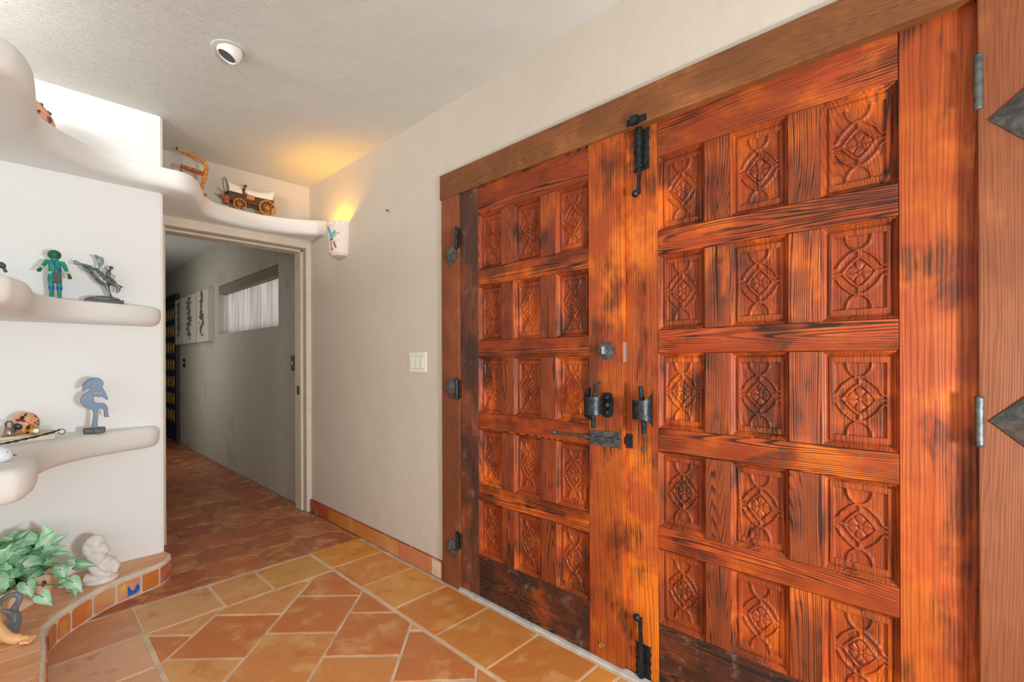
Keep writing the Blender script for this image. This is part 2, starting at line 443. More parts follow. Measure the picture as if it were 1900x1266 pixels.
# ------------------------------------------------------------------ floor
def clip(poly, a, b_, c):      # keep a*x+b*y<=c
    out = []
    for i in range(len(poly)):
        p, q = poly[i], poly[(i+1) % len(poly)]
        dp, dq = a*p[0]+b_*p[1]-c, a*q[0]+b_*q[1]-c
        if dp <= 0: out.append(p)
        if dp*dq < 0:
            t = dp/(dp-dq); out.append((p[0]+(q[0]-p[0])*t, p[1]+(q[1]-p[1])*t))
    return out
def area(p): return abs(sum(p[i][0]*p[(i+1) % len(p)][1]-p[(i+1) % len(p)][0]*p[i][1] for i in range(len(p))))/2
def inset(poly, d):
    s = sum(poly[i][0]*poly[(i+1) % len(poly)][1]-poly[(i+1) % len(poly)][0]*poly[i][1] for i in range(len(poly)))
    if s < 0: poly = poly[::-1]
    out = poly
    for i in range(len(poly)):
        p, q = poly[i], poly[(i+1) % len(poly)]
        dx, dy = q[0]-p[0], q[1]-p[1]; l = math.hypot(dx, dy)
        if l < 1e-6: continue
        nx, ny = dy/l, -dx/l
        out = clip(out, nx, ny, nx*p[0]+ny*p[1]-d)
        if len(out) < 3: return []
    return out
tiles = []   # (poly, colour)
TC = [L(212, 148, 92), L(218, 154, 92), L(208, 136, 76), L(202, 126, 70), L(222, 166, 104), L(216, 156, 96), L(198, 118, 64), L(210, 142, 82)]
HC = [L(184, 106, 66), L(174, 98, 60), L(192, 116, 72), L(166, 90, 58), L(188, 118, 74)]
def jit(p, a=.0022): return [(x+R.uniform(-a, a), y+R.uniform(-a, a)) for x, y in p]
G = .0055
ys = [2.856, 2.546, 2.225, 1.915, 1.602, 1.288, .995]
y = .995
border = []
for i in range(len(ys)-1): border.append((ys[i+1], ys[i]))
border.append((.90, .995))
yy = .90
while yy > -3.1: border.append((yy-.31, yy)); yy -= .31
bcols = [L(216, 142, 56), L(210, 136, 70), L(214, 150, 76), L(206, 126, 56), L(206, 132, 66), L(200, 122, 60)]
for i, (a, c) in enumerate(border):
    tiles.append((jit([(1.204, a), (1.523, a), (1.523, c), (1.204, c)]), bcols[i % 6], G))
xs = [1.196, .888, .667, .361, .05, -.25, -.55, -.85, -1.15, -1.45, -1.75, -2.05, -2.35, -2.6]
for i in range(len(xs)-1):
    tiles.append((jit([(xs[i+1], 2.511), (xs[i], 2.520), (xs[i], 2.826), (xs[i+1], 2.81)]), [L(208, 150, 84), L(210, 150, 96), L(212, 160, 110), L(200, 138, 104)][i % 4], G))
yy = 2.506; k = 0
while yy > -3.0:
    tiles.append((jit([(.055, yy-.288), (.357, yy-.288), (.357, yy), (.055, yy)]), [L(216, 164, 130), L(214, 158, 122), L(206, 144, 106)][k % 3], G)); yy -= .288; k += 1  # left border tiles lightened: floor glare is put into their colour
# diagonal running bond field
def field(x0, x1, y0, y1):
    for r_ in range(-14, 16):
        p0 = -1.86+.4317*r_; p1 = p0+.4317
        q0 = 3.08 if r_ % 2 == 0 else 2.86
        for m_ in range(-24, 8):
            qa = q0+.449*m_; qb = qa+.449
            poly = [((p0+qa)/2, (qa-p0)/2), ((p1+qa)/2, (qa-p1)/2), ((p1+qb)/2, (qb-p1)/2), ((p0+qb)/2, (qb-p0)/2)]
            poly = jit(poly, .003)
            for a, b_, c in ((1, 0, x1), (-1, 0, -x0), (0, 1, y1), (0, -1, -y0)):
                poly = clip(poly, a, b_, c)
                if len(poly) < 3: break
            if len(poly) >= 3 and area(poly) > .0012: tiles.append((poly, R.choice(TC), G))
field(.363, 1.197, -3.1, 2.511)
field(-2.6, .05, -3.1, 2.50)
# octagon and dot tiles of the hallway
px_, py_ = .2625, .268
for i in range(-13, 6):
    for j in range(-2, 34):
        cx, cy = .8475+px_*i, 3.24+py_*j
        if j > 3 and cx < .4: continue
        c_ = .064; hx, hy = px_/2, py_/2
        o8 = [(cx-hx+c_, cy-hy), (cx+hx-c_, cy-hy), (cx+hx, cy-hy+c_), (cx+hx, cy+hy-c_), (cx+hx-c_, cy+hy), (cx-hx+c_, cy+hy), (cx-hx, cy+hy-c_), (cx-hx, cy-hy+c_)]
        o4 = [(cx+hx, cy+hy-c_), (cx+hx+c_, cy+hy), (cx+hx, cy+hy+c_), (cx+hx-c_, cy+hy)]
        for q in (o8, o4):
            q = jit(q, .004)
            for a, b_, c in ((1, 0, 1.54), (-1, 0, 2.6), (0, 1, 12), (0, -1, -2.834)):
                q = clip(q, a, b_, c)
                if len(q) < 3: break
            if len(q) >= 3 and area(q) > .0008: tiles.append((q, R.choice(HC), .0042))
bm = bmesh.new(); fc = []
for poly, col, g in tiles:
    q = inset(poly, g)
    if len(q) < 3: continue
    q2 = inset(q, .0035)
    if len(q2) != len(q): q2 = None
    if q2:
        s_ = 1 if sum(q[i][0]*q[(i+1) % len(q)][1]-q[(i+1) % len(q)][0]*q[i][1] for i in range(len(q))) > 0 else -1
    dz = R.uniform(-.0006, .0006)
    base = [bm.verts.new((x, y, -.004)) for x, y in q]
    if q2:
        top = [bm.verts.new((x, y, dz)) for x, y in q2]
        # match nearest start
        st = min(range(len(q)), key=lambda t: (q2[t][0]-q[0][0])**2+(q2[t][1]-q[0][1])**2)
        top = top[st:]+top[:st]
    else:
        top = [bm.verts.new((x, y, dz)) for x, y in q]
    f = bm.faces.new(top); fc.append(col)
    for i in range(len(q)):
        bm.faces.new((base[i], base[(i+1) % len(q)], top[(i+1) % len(q)], top[i])); fc.append(col)
ntile = len(fc)
me = bpy.data.meshes.new('floor'); 
g1 = [bm.verts.new(p) for p in ((-2.75, -3.3, -.003), (1.75, -3.3, -.003), (1.75, 2.84, -.003), (-2.75, 2.84, -.003))]
f = bm.faces.new(g1); f.material_index = 1; fc.append((1, 1, 1))
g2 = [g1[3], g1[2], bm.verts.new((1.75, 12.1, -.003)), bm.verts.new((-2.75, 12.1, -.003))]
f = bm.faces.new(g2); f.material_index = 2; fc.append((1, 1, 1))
lo = [bm.verts.new((v.co.x, v.co.y, -.08)) for v in (g1[0], g1[1], g2[2], g2[3])]
f = bm.faces.new(lo[::-1]); f.material_index = 1; fc.append((1, 1, 1))
bm.normal_update(); bm.to_mesh(me); bm.free()
for mm in ('tile', 'grout', 'grout_hall'): me.materials.append(M[mm])
a = me.color_attributes.new('Col', 'FLOAT_COLOR', 'CORNER')
for p in me.polygons:
    for li in p.loop_indices: a.data[li].color = (*fc[p.index], 1)
fl = bpy.data.objects.new('floor', me); COL.objects.link(fl); struct(fl, 'terracotta tile floor with pale grout', 'floor')

# baseboard tiles
bm = MB(); cols = []
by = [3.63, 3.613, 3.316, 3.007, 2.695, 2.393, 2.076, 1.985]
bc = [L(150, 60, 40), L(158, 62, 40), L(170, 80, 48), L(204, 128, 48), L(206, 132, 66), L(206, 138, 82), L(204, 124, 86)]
for i in range(len(by)-1):
    n0 = len(bm.bm.faces)
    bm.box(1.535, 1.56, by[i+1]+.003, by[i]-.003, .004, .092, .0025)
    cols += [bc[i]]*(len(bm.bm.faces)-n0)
n0 = len(bm.bm.faces); bm.box(1.541, 1.56, by[-1], by[0], 0, .096); cols += [(-1, 0, 0)]*(len(bm.bm.faces)-n0)
for f, c in zip(bm.bm.faces, cols): f.material_index = 1 if c[0] < 0 else 0
cl = list(cols)
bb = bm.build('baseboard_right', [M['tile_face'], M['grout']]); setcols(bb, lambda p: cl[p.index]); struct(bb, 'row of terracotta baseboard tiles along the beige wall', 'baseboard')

# hallway doorway casing (trim)
tr = empty('trim_1', (1.03, YB, 0), 'cream painted casing around the hallway doorway', 'trim', kind='structure')
b = MB(); b.box(1.515, 1.556, 3.628, 3.80, 0, 2.035, .004); b.box(1.5, 1.53, 3.70, 3.815, 0, 2.035, .003); b.build('side_casing', M['trim'], tr)
b = MB(); b.box(.535, 1.556, 3.628, 3.80, 2.035, 2.10, .004); b.box(.60, 1.53, 3.70, 3.815, 2.015, 2.04, .003); b.build('head_casing', M['trim'], tr)
b = MB(); b.box(.535, .632, 3.64, 3.815, 0, 2.035, .003); b.build('left_jamb', M['trim'], tr)
b = MB(); b.box(1.509, 1.5155, 3.640, 3.648, 0, 2.03); b.box(.63, 1.5155, 3.640, 3.648, 2.0285, 2.035); b.build('casing_groove', M['trim_dark'], tr)
b = MB(); b.box(.628, .636, 3.70, 3.74, 1.70, 1.84, .002); b.build('pocket_latch', M['iron'], tr)
b = MB(); b.box(1.494, 1.501, 3.73, 3.76, .90, .97, .001); b.build('strike_plate', M['iron'], tr)

# ------------------------------------------------------------------ curved plaster shelves
def slab(name, outline, z1, z0, prof, back, mat, label, cat, n=8, ends=None, group=None):
    """outline: front edge from left to right (camera on -Y side). profile list (inset, z)"""
    pts = [p.to_2d() for p in catmull([(x, y, 0) for x, y in outline], n)]
    N = len(pts); nor = []
    for i in range(N):
        t = (pts[min(i+1, N-1)]-pts[max(i-1, 0)]).normalized()
        nor.append(Vector((-t.y, t.x)))      # pointing inwards (towards +Y)
    bm = MB(); m = bm.bm
    bk = [Vector(p) for p in back]            # closing points behind the wall, right to left
    rings = []
    for d, z in prof:
        q = [pts[i]+nor[i]*d for i in range(N)]
        # keep offset curve from folding
        rings.append([m.verts.new((p.x, p.y, z)) for p in q]+[m.verts.new((p.x, p.y, z)) for p in bk])
    T = N+len(bk)
    for a_, b_ in zip(rings[:-1], rings[1:]):
        for i in range(T):
            m.faces.new((a_[i], a_[(i+1) % T], b_[(i+1) % T], b_[i]))
    for ring in (rings[0], rings[-1]):
        es = [m.edges.get((ring[i], ring[(i+1) % T])) for i in range(T)]
        bmesh.ops.triangle_fill(m, use_beauty=True, use_dissolve=False, edges=es)
    o = bm.build(name, mat, smooth=True)
    tag(o, label, cat, group)
    return o
top_out = [(-.9, 2.02), (-.5, 2.04), (-.2, 2.09), (-.044, 2.181), (.002, 2.244), (.028, 2.343), (.039, 2.517), (.045, 2.702), (.067, 2.789), (.112, 2.865), (.183, 2.943), (.275, 3.010), (.385, 3.045), (.519, 3.044), (.608, 3.045), (.675, 3.095), (.745, 3.255), (.797, 3.395), (.873, 3.480), (1.007, 3.525), (1.149, 3.538), (1.282, 3.511), (1.411, 3.453), (1.56, 3.35)]
topprof = [(.016, 2.202), (.005, 2.198), (0, 2.189), (-.001, 2.165), (.000, 2.130), (.005, 2.112), (.014, 2.101), (.028, 2.095), (.055, 2.093)]
s3 = slab('plaster_shelf', top_out, 2.2, 2.09, topprof, [(1.56, 3.665), (XL, 3.665), (XL-.05, 3.185), (-.9, 3.185)], M['shelf'],
          'long white wavy plaster shelf high up, running over the hallway doorway', 'shelf', group='curved plaster wall shelves')
mid_out = [(-.9, 2.10), (-.5, 2.12), (-.2, 2.19), (-.05, 2.256), (-.008, 2.33), (.022, 2.45), (.032, 2.60), (.044, 2.75), (.075, 2.86), (.13, 2.945), (.198, 2.99), (.353, 3.025), (.45, 3.065), (.51, 3.115), (.535, 3.19)]
midprof = [(.026, 1.460), (.010, 1.455), (.002, 1.442), (0, 1.425), (.002, 1.395), (.010, 1.375), (.024, 1.362), (.045, 1.356)]
slab('plaster_shelf', mid_out, 1.46, 1.36, midprof, [(-.9, 3.185)], M['shelf'], 'white curved plaster shelf at eye level under the green figure', 'shelf', group='curved plaster wall shelves')
low_out = [(-.9, 2.05), (-.5, 2.08), (-.2, 2.13), (-.05, 2.19), (.0, 2.225), (.028, 2.30), (.041, 2.42), (.042, 2.55), (.060, 2.69), (.100, 2.81), (.17, 2.92), (.27, 3.015), (.40, 3.085), (.49, 3.125), (.535, 3.19)]
lowprof = [(.032, .820), (.014, .815), (.004, .803), (0, .785), (.001, .745), (.008, .722), (.022, .708), (.045, .702)]
slab('plaster_shelf', low_out, .82, .70, lowprof, [(-.9, 3.185)], M['shelf'], 'white curved plaster shelf at waist height under the blue flute player', 'shelf', group='curved plaster wall shelves')

# ------------------------------------------------------------------ tiled bench
ben = empty('tiled_bench', (.1, 3.0, 0), 'low curved terracotta tiled bench along the white wall', 'bench')
ben_out = [(.545, 3.185), (.562, 3.12), (.535, 3.052), (.49, 3.004), (.41, 2.965), (.31, 2.925), (.22, 2.855), (.143, 2.770), (.097, 2.70), (.070, 2.63), (.060, 2.54), (.059, 2.41), (.052, 2.25), (.045, 2.0), (.04, 1.7), (.035, 1.3), (.03, .9)]
bp = [p.to_2d() for p in catmull([(x, y, 0) for x, y in ben_out], 8)]
NB = len(bp)
acc = [0]
for i in range(1, NB): acc.append(acc[-1]+(bp[i]-bp[i-1]).length)
def bench_at(s):
    s = max(0, min(acc[-1]-1e-6, s))
    for i in range(1, NB):
        if acc[i] >= s:
            t = (s-acc[i-1])/(acc[i]-acc[i-1]); p = bp[i-1].lerp(bp[i], t); d = (bp[min(i+1, NB-1)]-bp[max(i-2, 0)]).normalized()
            return p, Vector((-d.y, d.x))*1.0   # outward normal (decided below)
def s_of(x, y): 
    i = min(range(NB), key=lambda k: (bp[k].x-x)**2+(bp[k].y-y)**2); return acc[i]
b = MB(); m = b.bm
rings = []
for d, z in ((0, -.002), (0, .104), (.002, .110), (.007, .115)):
    r_ = []
    for i in range(NB):
        dd = (bp[min(i+1, NB-1)]-bp[max(i-1, 0)]).normalized(); nn = Vector((dd.y, -dd.x))
        # inward = towards left/back: test sign
        q = bp[i]+nn*d
        r_.append(m.verts.new((q.x, q.y, z)))
    r_ += [m.verts.new((-.9, .9, z)), m.verts.new((-.9, 3.185, z))]
    rings.append(r_)
T = len(rings[0])
for a_, b_ in zip(rings[:-1], rings[1:]):
    for i in range(T): m.faces.new((a_[i], a_[(i+1) % T], b_[(i+1) % T], b_[i]))
es = [m.edges.get((rings[-1][i], rings[-1][(i+1) % T])) for i in range(T)]
bmesh.ops.triangle_fill(m, use_beauty=True, edges=es)
b.build('bench_body', simple('pale_grout', L(214, 198, 182), .85, var=.08, vs=12, bump=.3, bs=150), ben)
# top tiles of the bench: courses parallel to the wall
ctop = MB(); ccol = []; m = ctop.bm
sub = [(p.x, p.y) for p in bp]
def top_tile(poly, col):
    n0 = len(m.faces)
    q = inset(poly, .004)
    if len(q) < 3: return
    vs = [m.verts.new((x, y, .1175)) for x, y in q]; m.faces.new(vs)
    lo = [m.verts.new((x, y, .112)) for x, y in q]
    for i in range(len(q)): m.faces.new((lo[i], lo[(i+1) % len(q)], vs[(i+1) % len(q)], vs[i]))
    ccol.extend([col]*(len(m.faces)-n0))
BC = [L(222, 164, 124), L(220, 158, 116), L(226, 172, 132), L(216, 150, 106)]
def inner_x(y):  # bench front edge x at a given y (left of it is bench)
    best = None
    for i in range(NB-1):
        y0, y1 = bp[i].y, bp[i+1].y
        if (y0-y)*(y1-y) <= 0 and abs(y0-y1) > 1e-9:
            x = bp[i].x+(bp[i+1].x-bp[i].x)*(y-y0)/(y1-y0); best = x if best is None else max(best, x)
    return best
ylist = [3.168, 3.085, 2.99, 2.90, 2.81, 2.715, 2.62, 2.52, 2.42, 2.32, 2.22, 2.12, 2.02, 1.9, 1.8, 1.7, 1.6, 1.5]
for i in range(len(ylist)-1):
    ya, yb_ = ylist[i+1], ylist[i]
    edge = []
    for k in range(7):
        yv = ya+(yb_-ya)*k/6; xv = inner_x(yv); edge.append(((xv if xv is not None else .5)-.009, yv))
    xr = max(e[0] for e in edge)
    cuts = [.34-.07*(i % 2)] if i < 2 else ([.09] if i < 5 else [])
    cuts = [c for c in cuts if c < min(e[0] for e in edge)-.02]
    xl = -.12-.05*(i % 2)
    marks = [-.9, -.52, xl]+cuts
    for a_, c_ in zip(marks, marks[1:]): top_tile([(a_, ya), (c_, ya), (c_, yb_), (a_, yb_)], R.choice(BC))
    top_tile([(marks[-1], ya)]+edge+[(marks[-1], yb_)], R.choice(BC))
o = ctop.build('bench_top_tiles', M['tile_face'], ben); cc = list(ccol); setcols(o, lambda p: cc[p.index] if p.index < len(cc) else BC[0])
# face tiles
bnd = [(.559, 3.10), (.49, 3.004), (.41, 2.965), (.315, 2.928), (.216, 2.850), (.141, 2.768), (.095, 2.697), (.066, 2.61)]
sb = [s_of(*p) for p in bnd]
sb = [sb[0]-.035]+sb
while sb[-1] < acc[-1]-.12: sb.append(sb[-1]+.115)
fcol = [L(196, 112, 84), L(190, 104, 78), L(202, 116, 50), L(212, 142, 104), L(208, 142, 96), L(206, 118, 58), L(206, 124, 58), L(200, 120, 70)]
def on_face(s, z, off):
    p, n_ = bench_at(s)
    return Vector((p.x+n_.x*off, p.y+n_.y*off, z))
for i in range(len(sb)-1):
    s0, s1 = sb[i]+.006, sb[i+1]-.006; z0, z1 = .008, .093
    rr = .014 if i > 3 else .005
    pts = []
    for cx_, cz_, a0 in ((s1-rr, z1-rr, 0), (s0+rr, z1-rr, 90), (s0+rr, z0+rr, 180), (s1-rr, z0+rr, 270)):
        for k in range(6):
            an = math.radians(a0+90*k/5); pts.append((cx_+rr*math.cos(an), cz_+rr*math.sin(an)))
    b = MB(); m = b.bm
    # grid clipped as fan strips: sample columns
    nc = 10; cols_ = []
    def span(s):
        zs = []
        for k in range(len(pts)):
            p, q = pts[k], pts[(k+1) % len(pts)]
            if (p[0]-s)*(q[0]-s) <= 0 and abs(p[0]-q[0]) > 1e-9:
                zs.append(p[1]+(q[1]-p[1])*(s-p[0])/(q[0]-p[0]))
        return (min(zs), max(zs)) if zs else None
    ss = [s0+1e-5]+[s0+rr*t for t in (.15, .4, .7, 1)]+[s0+rr+(s1-s0-2*rr)*t/8 for t in range(1, 8)]+[s1-rr*t for t in (1, .7, .4, .15)]+[s1-1e-5]
    prevc = None
    for s in ss:
        sp = span(s)
        if not sp: continue
        zlo, zhi = sp
        c_ = [m.verts.new(on_face(s, zlo, -.002)), m.verts.new(on_face(s, zlo+.001, .0035)), m.verts.new(on_face(s, (zlo+zhi)/2, .0045)), m.verts.new(on_face(s, zhi-.001, .0035)), m.verts.new(on_face(s, zhi, -.002))]
        if prevc:
            for k in range(4): m.faces.new((prevc[k], c_[k], c_[k+1], prevc[k+1]))
        prevc = c_
    o = b.build('face_tile', M['tile_face'], ben, smooth=True)
    cf = fcol[i % len(fcol)]; setcols(o, lambda p: cf)
    if i == 3:
        o['label'] = 'hand painted tile with yellow moon and blue shape'
        # painted motif: yellow crescent and blue dune-like figure
        sL, sR = s1, s0     # s grows towards the left of the picture
        def mp(u, v): return on_face(sL+(sR-sL)*u, z0+(z1-z0)*v, .0052)
        def flat(pts2, mat, nm):
            bb_ = MB(); vs = [bb_.bm.verts.new(mp(u, v)) for u, v in pts2]; bb_.bm.faces.new(vs)
            bmesh.ops.triangulate(bb_.bm, faces=bb_.bm.faces)
            ob = bb_.build(nm, mat, o); return ob
        cres = [(.17+.17*math.cos(t), .80+.2*math.sin(t)) for t in np.linspace(-2.3, .75, 12)]+[(.12+.16*math.cos(t), .87+.19*math.sin(t)) for t in np.linspace(.6, -2.0, 12)]
        flat(cres, M['yellow'], 'painted_moon')
        flat([(.38, .02), (.46, .12), (.43, .42), (.44, .68), (.50, .66), (.60, .38), (.72, .30), (.82, .42), (.80, .55), (.88, .60), (.93, .62), (.97, .42), (.92, .32), (.98, .25), (.86, .16), (.70, .10), (.55, .12)], M['blue'], 'painted_landscape')

# ------------------------------------------------------------------ carved doors
PW, PH = .163, .267
def panel_mesh(seed):
    """carved panel as one relief surface, local Y across (-PW/2..PW/2), Z up, relief towards -X"""
    rr = np.random.RandomState(seed)
    ny, nz = 118, 188
    Y, Z = np.meshgrid(np.linspace(-PW/2, PW/2, ny), np.linspace(-PH/2, PH/2, nz), indexing='ij')
    e = np.minimum(PW/2-np.abs(Y), PH/2-np.abs(Z))         # distance from the opening edge
    def sm(x, a, b_):
        t = np.clip((x-a)/(b_-a), 0, 1); return t*t*(3-2*t)
    D = .006*sm(e, 0, .002)+.008*sm(e, .0045, .0065)+.008*sm(e, .0085, .0125)-.005*sm(e, .0135, .0165)
    fy, fz = .0560, .1010
    fe = np.minimum(fy-np.abs(Y), fz-np.abs(Z))
    D = D+.0078*sm(fe, -.0010, .0020)
    U, V = Y/fy, Z/fz
    def dist(poly):
        d = np.full(Y.shape, 9.0)
        for (a, b_), (c, d_) in zip(poly[:-1], poly[1:]):
            ax, az, bx, bz = a*fy, b_*fz, c*fy, d_*fz
            vx, vz = bx-ax, bz-az; ll = vx*vx+vz*vz+1e-12
            t = np.clip(((Y-ax)*vx+(Z-az)*vz)/ll, 0, 1)
            d = np.minimum(d, np.hypot(Y-ax-t*vx, Z-az-t*vz))
        return d
    arc = [(.49*math.cos(t), 1-.385*math.sin(t)) for t in np.linspace(0, PI, 16)]
    cur = catmull([(0, .60, 0), (-.22, .575, 0), (-.45, .47, 0), (-.68, .33, 0), (-.80, .20, 0), (-.88, .135, 0), (-1.02, .125, 0)], 5)
    cur = [(p.x, p.y) for p in cur]
    leafc = [(p.x, p.y) for p in catmull([(-.05, .56, 0), (-.12, .44, 0), (-.30, .30, 0), (-.62, .02, 0)], 4)]
    dia = [(-.64, 0), (-.58, .05), (-.30, .27), (-.10, .385), (0, .40), (.10, .385), (.30, .27), (.58, .05), (.64, 0)]
    w = .0030
    hh = np.zeros(Y.shape)
    polys = []
    for sv in (1, -1):
        polys.append([(u, sv*v) for u, v in arc]); polys.append([(u, sv*v) for u, v in dia])
        for su in (1, -1):
            polys.append([(su*u, sv*v) for u, v in cur])
    for su in (1, -1): polys.append([(su*.62, 0), (su*1.02, 0)])
    polys.append([(0, .62), (0, .40)]); polys.append([(0, -.62), (0, -.40)])
    for pl in polys:
        d = dist(pl); hh = np.maximum(hh, .0064*(1-sm(d, w*.75, w*1.30)))
    # node widening
    for v0 in (.56, -.56):
        d = np.hypot(Y, (Z-v0*fz)*.8); hh = np.maximum(hh, .0060*(1-sm(d, .003, .0062)))
    # flower of six petals inside the diamond
    rad = np.hypot(Y/.034, Z/.034); ang = np.arctan2(Z, Y)
    ind = (np.abs(U)/.60+np.abs(V)/.37)
    pet = np.abs(np.cos(3*ang+PI/2))
    f = .0055*np.clip(pet*1.4, 0, 1)**.6*np.clip(1-(rad-.55)**2*3.2, 0, 1)*(ind < .97)
    f = np.maximum(f, .0018*np.clip(1-rad, 0, 1)*(ind < .97))
    f = np.maximum(f, .0066*(1-sm(np.hypot(Y, Z), .0026, .0052)))
    groove = -.0016*(1-sm(np.abs(np.hypot(Y, Z)-.0062), 0, .0014))
    hh = np.maximum(hh, f)+groove*(ind < .9)
    hh *= (fe > 0)
    D = D-hh+rr.normal(0, 1, Y.shape)*.00004
    me = bpy.data.meshes.new('carved_panel')
    vs = np.stack([D, Y, Z], -1).reshape(-1, 3)
    idx = np.arange(ny*nz).reshape(ny, nz)
    fs = np.stack([idx[:-1, :-1], idx[:-1, 1:], idx[1:, 1:], idx[1:, :-1]], -1).reshape(-1, 4)
    me.from_pydata(vs.tolist(), [], fs.tolist()); me.update()
    for p in me.polygons: p.use_smooth = True
    me.materials.append(M['panel'])
    return me
PM = panel_mesh(1)

def door_leaf(n, fx, x_back, yedges, cols, rowtops, z0, z1, wide_low, label, matset):
    """cols: panel (y_low,y_high) spans; yedges=(right edge, left edge)"""
    yr, yl_ = yedges
    d = empty('door_%d' % n, (fx, (yr+yl_)/2, 0), label, 'door', kind='structure')
    g = .0006
    def bd(name, mat, a, c, e_, f_, lab=None):
        b = MB(); b.box(fx, x_back, a+g, c-g, e_+g, f_-g, .0022)
        o = b.build(name, mat, d, origin=((fx+x_back)/2, (a+c)/2, (e_+f_)/2))
        if lab: o['label'] = lab
        return o
    cl_, ch_ = cols[0][0], cols[-1][1]      # ascending y
    bd('stile', M[matset[0]], yr, cl_, z0, z1); bd('stile', M[matset[1]], ch_, yl_, z0, z1)
    zs = [z1]+[v for t in rowtops for v in (t, t-PH)]+[z0]
    for k in range(0, len(zs), 2):
        bd('rail', M['rail_dark'] if zs[k+1] == z0 else M['rail'], cl_, ch_, zs[k+1], zs[k])
    for t in rowtops:
        for i in range(len(cols)-1): bd('muntin', M['munt'], cols[i][1], cols[i+1][0], t-PH, t)
        for a, c in cols:
            o = bpy.data.objects.new('carved_panel', PM); COL.objects.link(o); o.parent = d
            o.location = (fx-fx, (a+c)/2-(yr+yl_)/2, t-PH/2); o.scale = (1, (c-a)/PW, 1)
    b = MB(); b.box(fx+.026, x_back-.002, yr+.01, yl_-.01, z0+.01, z1-.01); b.build('core', M['rail_dark'], d)
    return d
FXL, FXR = 1.545, 1.568
doorL = door_leaf(1, FXL, 1.600, (.9, 1.832), [(1.052, 1.217), (1.301, 1.461), (1.539, 1.697)], [1.879, 1.530, 1.182, .832, .484], .012, 2.024, .2,
                  'far leaf of the carved reddish double door, with lock rosette and sideways slide bolt', ('stile', 'stile_dark'))
k_ = FXR/1.55
kz = lambda z: 1.17+(z-1.17)*k_
doorR = door_leaf(2, FXR, 1.620, (-.040*k_, .902), [(.106*k_, .2755*k_), (.357*k_, .5195*k_), (.600*k_, .763*k_)], [kz(t) for t in (1.886, 1.537, 1.191, .844, .502)], .004, 2.04, .2,
                  'near leaf of the carved reddish double door, with tall surface bolts', ('stile', 'stile'))

# frame: header and posts with pyramid nails
FX = 1.532
fr = empty('door_frame', (FX, 1.0, 0), 'rough brown timber frame around the carved double doors', 'door frame')
fr['kind'] = 'structure'; fr.name = 'trim_2'
def fpart(name, mat, y0, y1, z0, z1, x0=FX, x1=1.70):
    b = MB(); b.box(x0, x1, y0, y1, z0, z1, .004); return b.build(name, mat, fr, origin=((x0+x1)/2, (y0+y1)/2, (z0+z1)/2))
fpart('header', M['frame_h'], -.036, 1.985, 2.016, 2.146)
fpart('post', M['frame_v'], 1.833, 1.972, 0, 2.0155)
fpart('post', M['frame_v'], -.30, -.0375, 0, 2.5)
b = MB(); b.box(1.575, 1.66, 1.832, 1.86, 0, 2.02); b.box(1.61, 1.66, -.05, 1.9, 2.0, 2.06); b.build('stop_bead', M['dark'], fr)
def clavo(y, z, s, rot):
    b = MB(); m = b.bm
    q = [m.verts.new((FX-.001, y+s*math.cos(rot+k*PI/2), z+s*math.sin(rot+k*PI/2))) for k in range(4)]
    q2 = [m.verts.new((FX-.004, y+s*math.cos(rot+k*PI/2), z+s*math.sin(rot+k*PI/2))) for k in range(4)]
    ap = m.verts.new((FX-.030*s/.058, y, z))
    m.faces.new(q)
    for k in range(4):
        m.faces.new((q[k], q[(k+1) % 4], q2[(k+1) % 4], q2[k])); m.faces.new((q2[k], q2[(k+1) % 4], ap))
    return b.build('pyramid_nail', M['iron_grey'], fr)
clavo(1.885, 1.711, .056, .22); clavo(1.889, 1.024, .057, 0); clavo(1.886, .203, .056, -.25)
clavo(-.115, 1.712, .060, .06); clavo(-.115, 1.027, .060, -.02)
b = MB(); b.box(1.528, 1.562, -.3, 1.835, -.002, .010, .002); o = b.build('threshold_strip', M['thresh']); tag(o, 'worn pale metal threshold strip under the double doors', 'threshold', kind='structure')

# hinges
def hinge(par, y, z0, z1, x, mat='iron', r=.009, lw=.016):
    b = MB(); b.tube([(x, y, z0), (x, y, z1)], r, 14)
    b.box(x+.004, x+.012, y-lw, y+lw, z0+.004, z1-.004, .001)
    for z in (z0, z1): b.sphere((x, y, z), r*1.08, (1, 1, .5), seg=12, ring=8)
    return b.build('hinge', M[mat], par, smooth=True)
for z0, z1 in ((1.738, 1.842), (.970, 1.072), (.206, .294)): hinge(doorL, 1.838, z0, z1, 1.524)
for z0, z1 in ((1.750, 1.870), (.968, 1.078)): hinge(doorR, -.0385, z0, z1, 1.530, 'iron_grey', .0085, .004)

def wavy_plate(b, cy, cz, hw, hh, x, th, horiz=False, lobes=4, amp=.0045):
    pts = []
    n = 48
    for k in range(n):
        t = k/n*4
        sgn = [1, 0]
    # walk the outline: scalloped long sides
    pts = []
    def side(a, bq, flip):
        for k in range(24):
            t = k/24; u = a+(bq-a)*t; pts.append((u, flip*(1-abs(math.sin(t*PI*lobes))*0.0), t))
    m = b.bm; out = []
    N = 28
    for k in range(N+1): t = k/N; out.append((-1+2*t, -1+amp/hw*abs(math.sin(t*PI*lobes))*1.2))
    for k in range(1, N): t = k/N; out.append((1-amp/hh*.6*abs(math.sin(t*PI*2)), -1+2*t))
    for k in range(N+1): t = k/N; out.append((1-2*t, 1-amp/hw*abs(math.sin(t*PI*lobes))*1.2))
    for k in range(1, N): t = k/N; out.append((-1+amp/hh*.6*abs(math.sin(t*PI*2)), 1-2*t))
    p3 = []
    for u, v in out:
        if horiz: p3.append((x, cy+u*hh, cz+v*hw))
        else: p3.append((x, cy+v*hw, cz+u*hh))
    b.poly(p3, Vector((-th, 0, 0)))
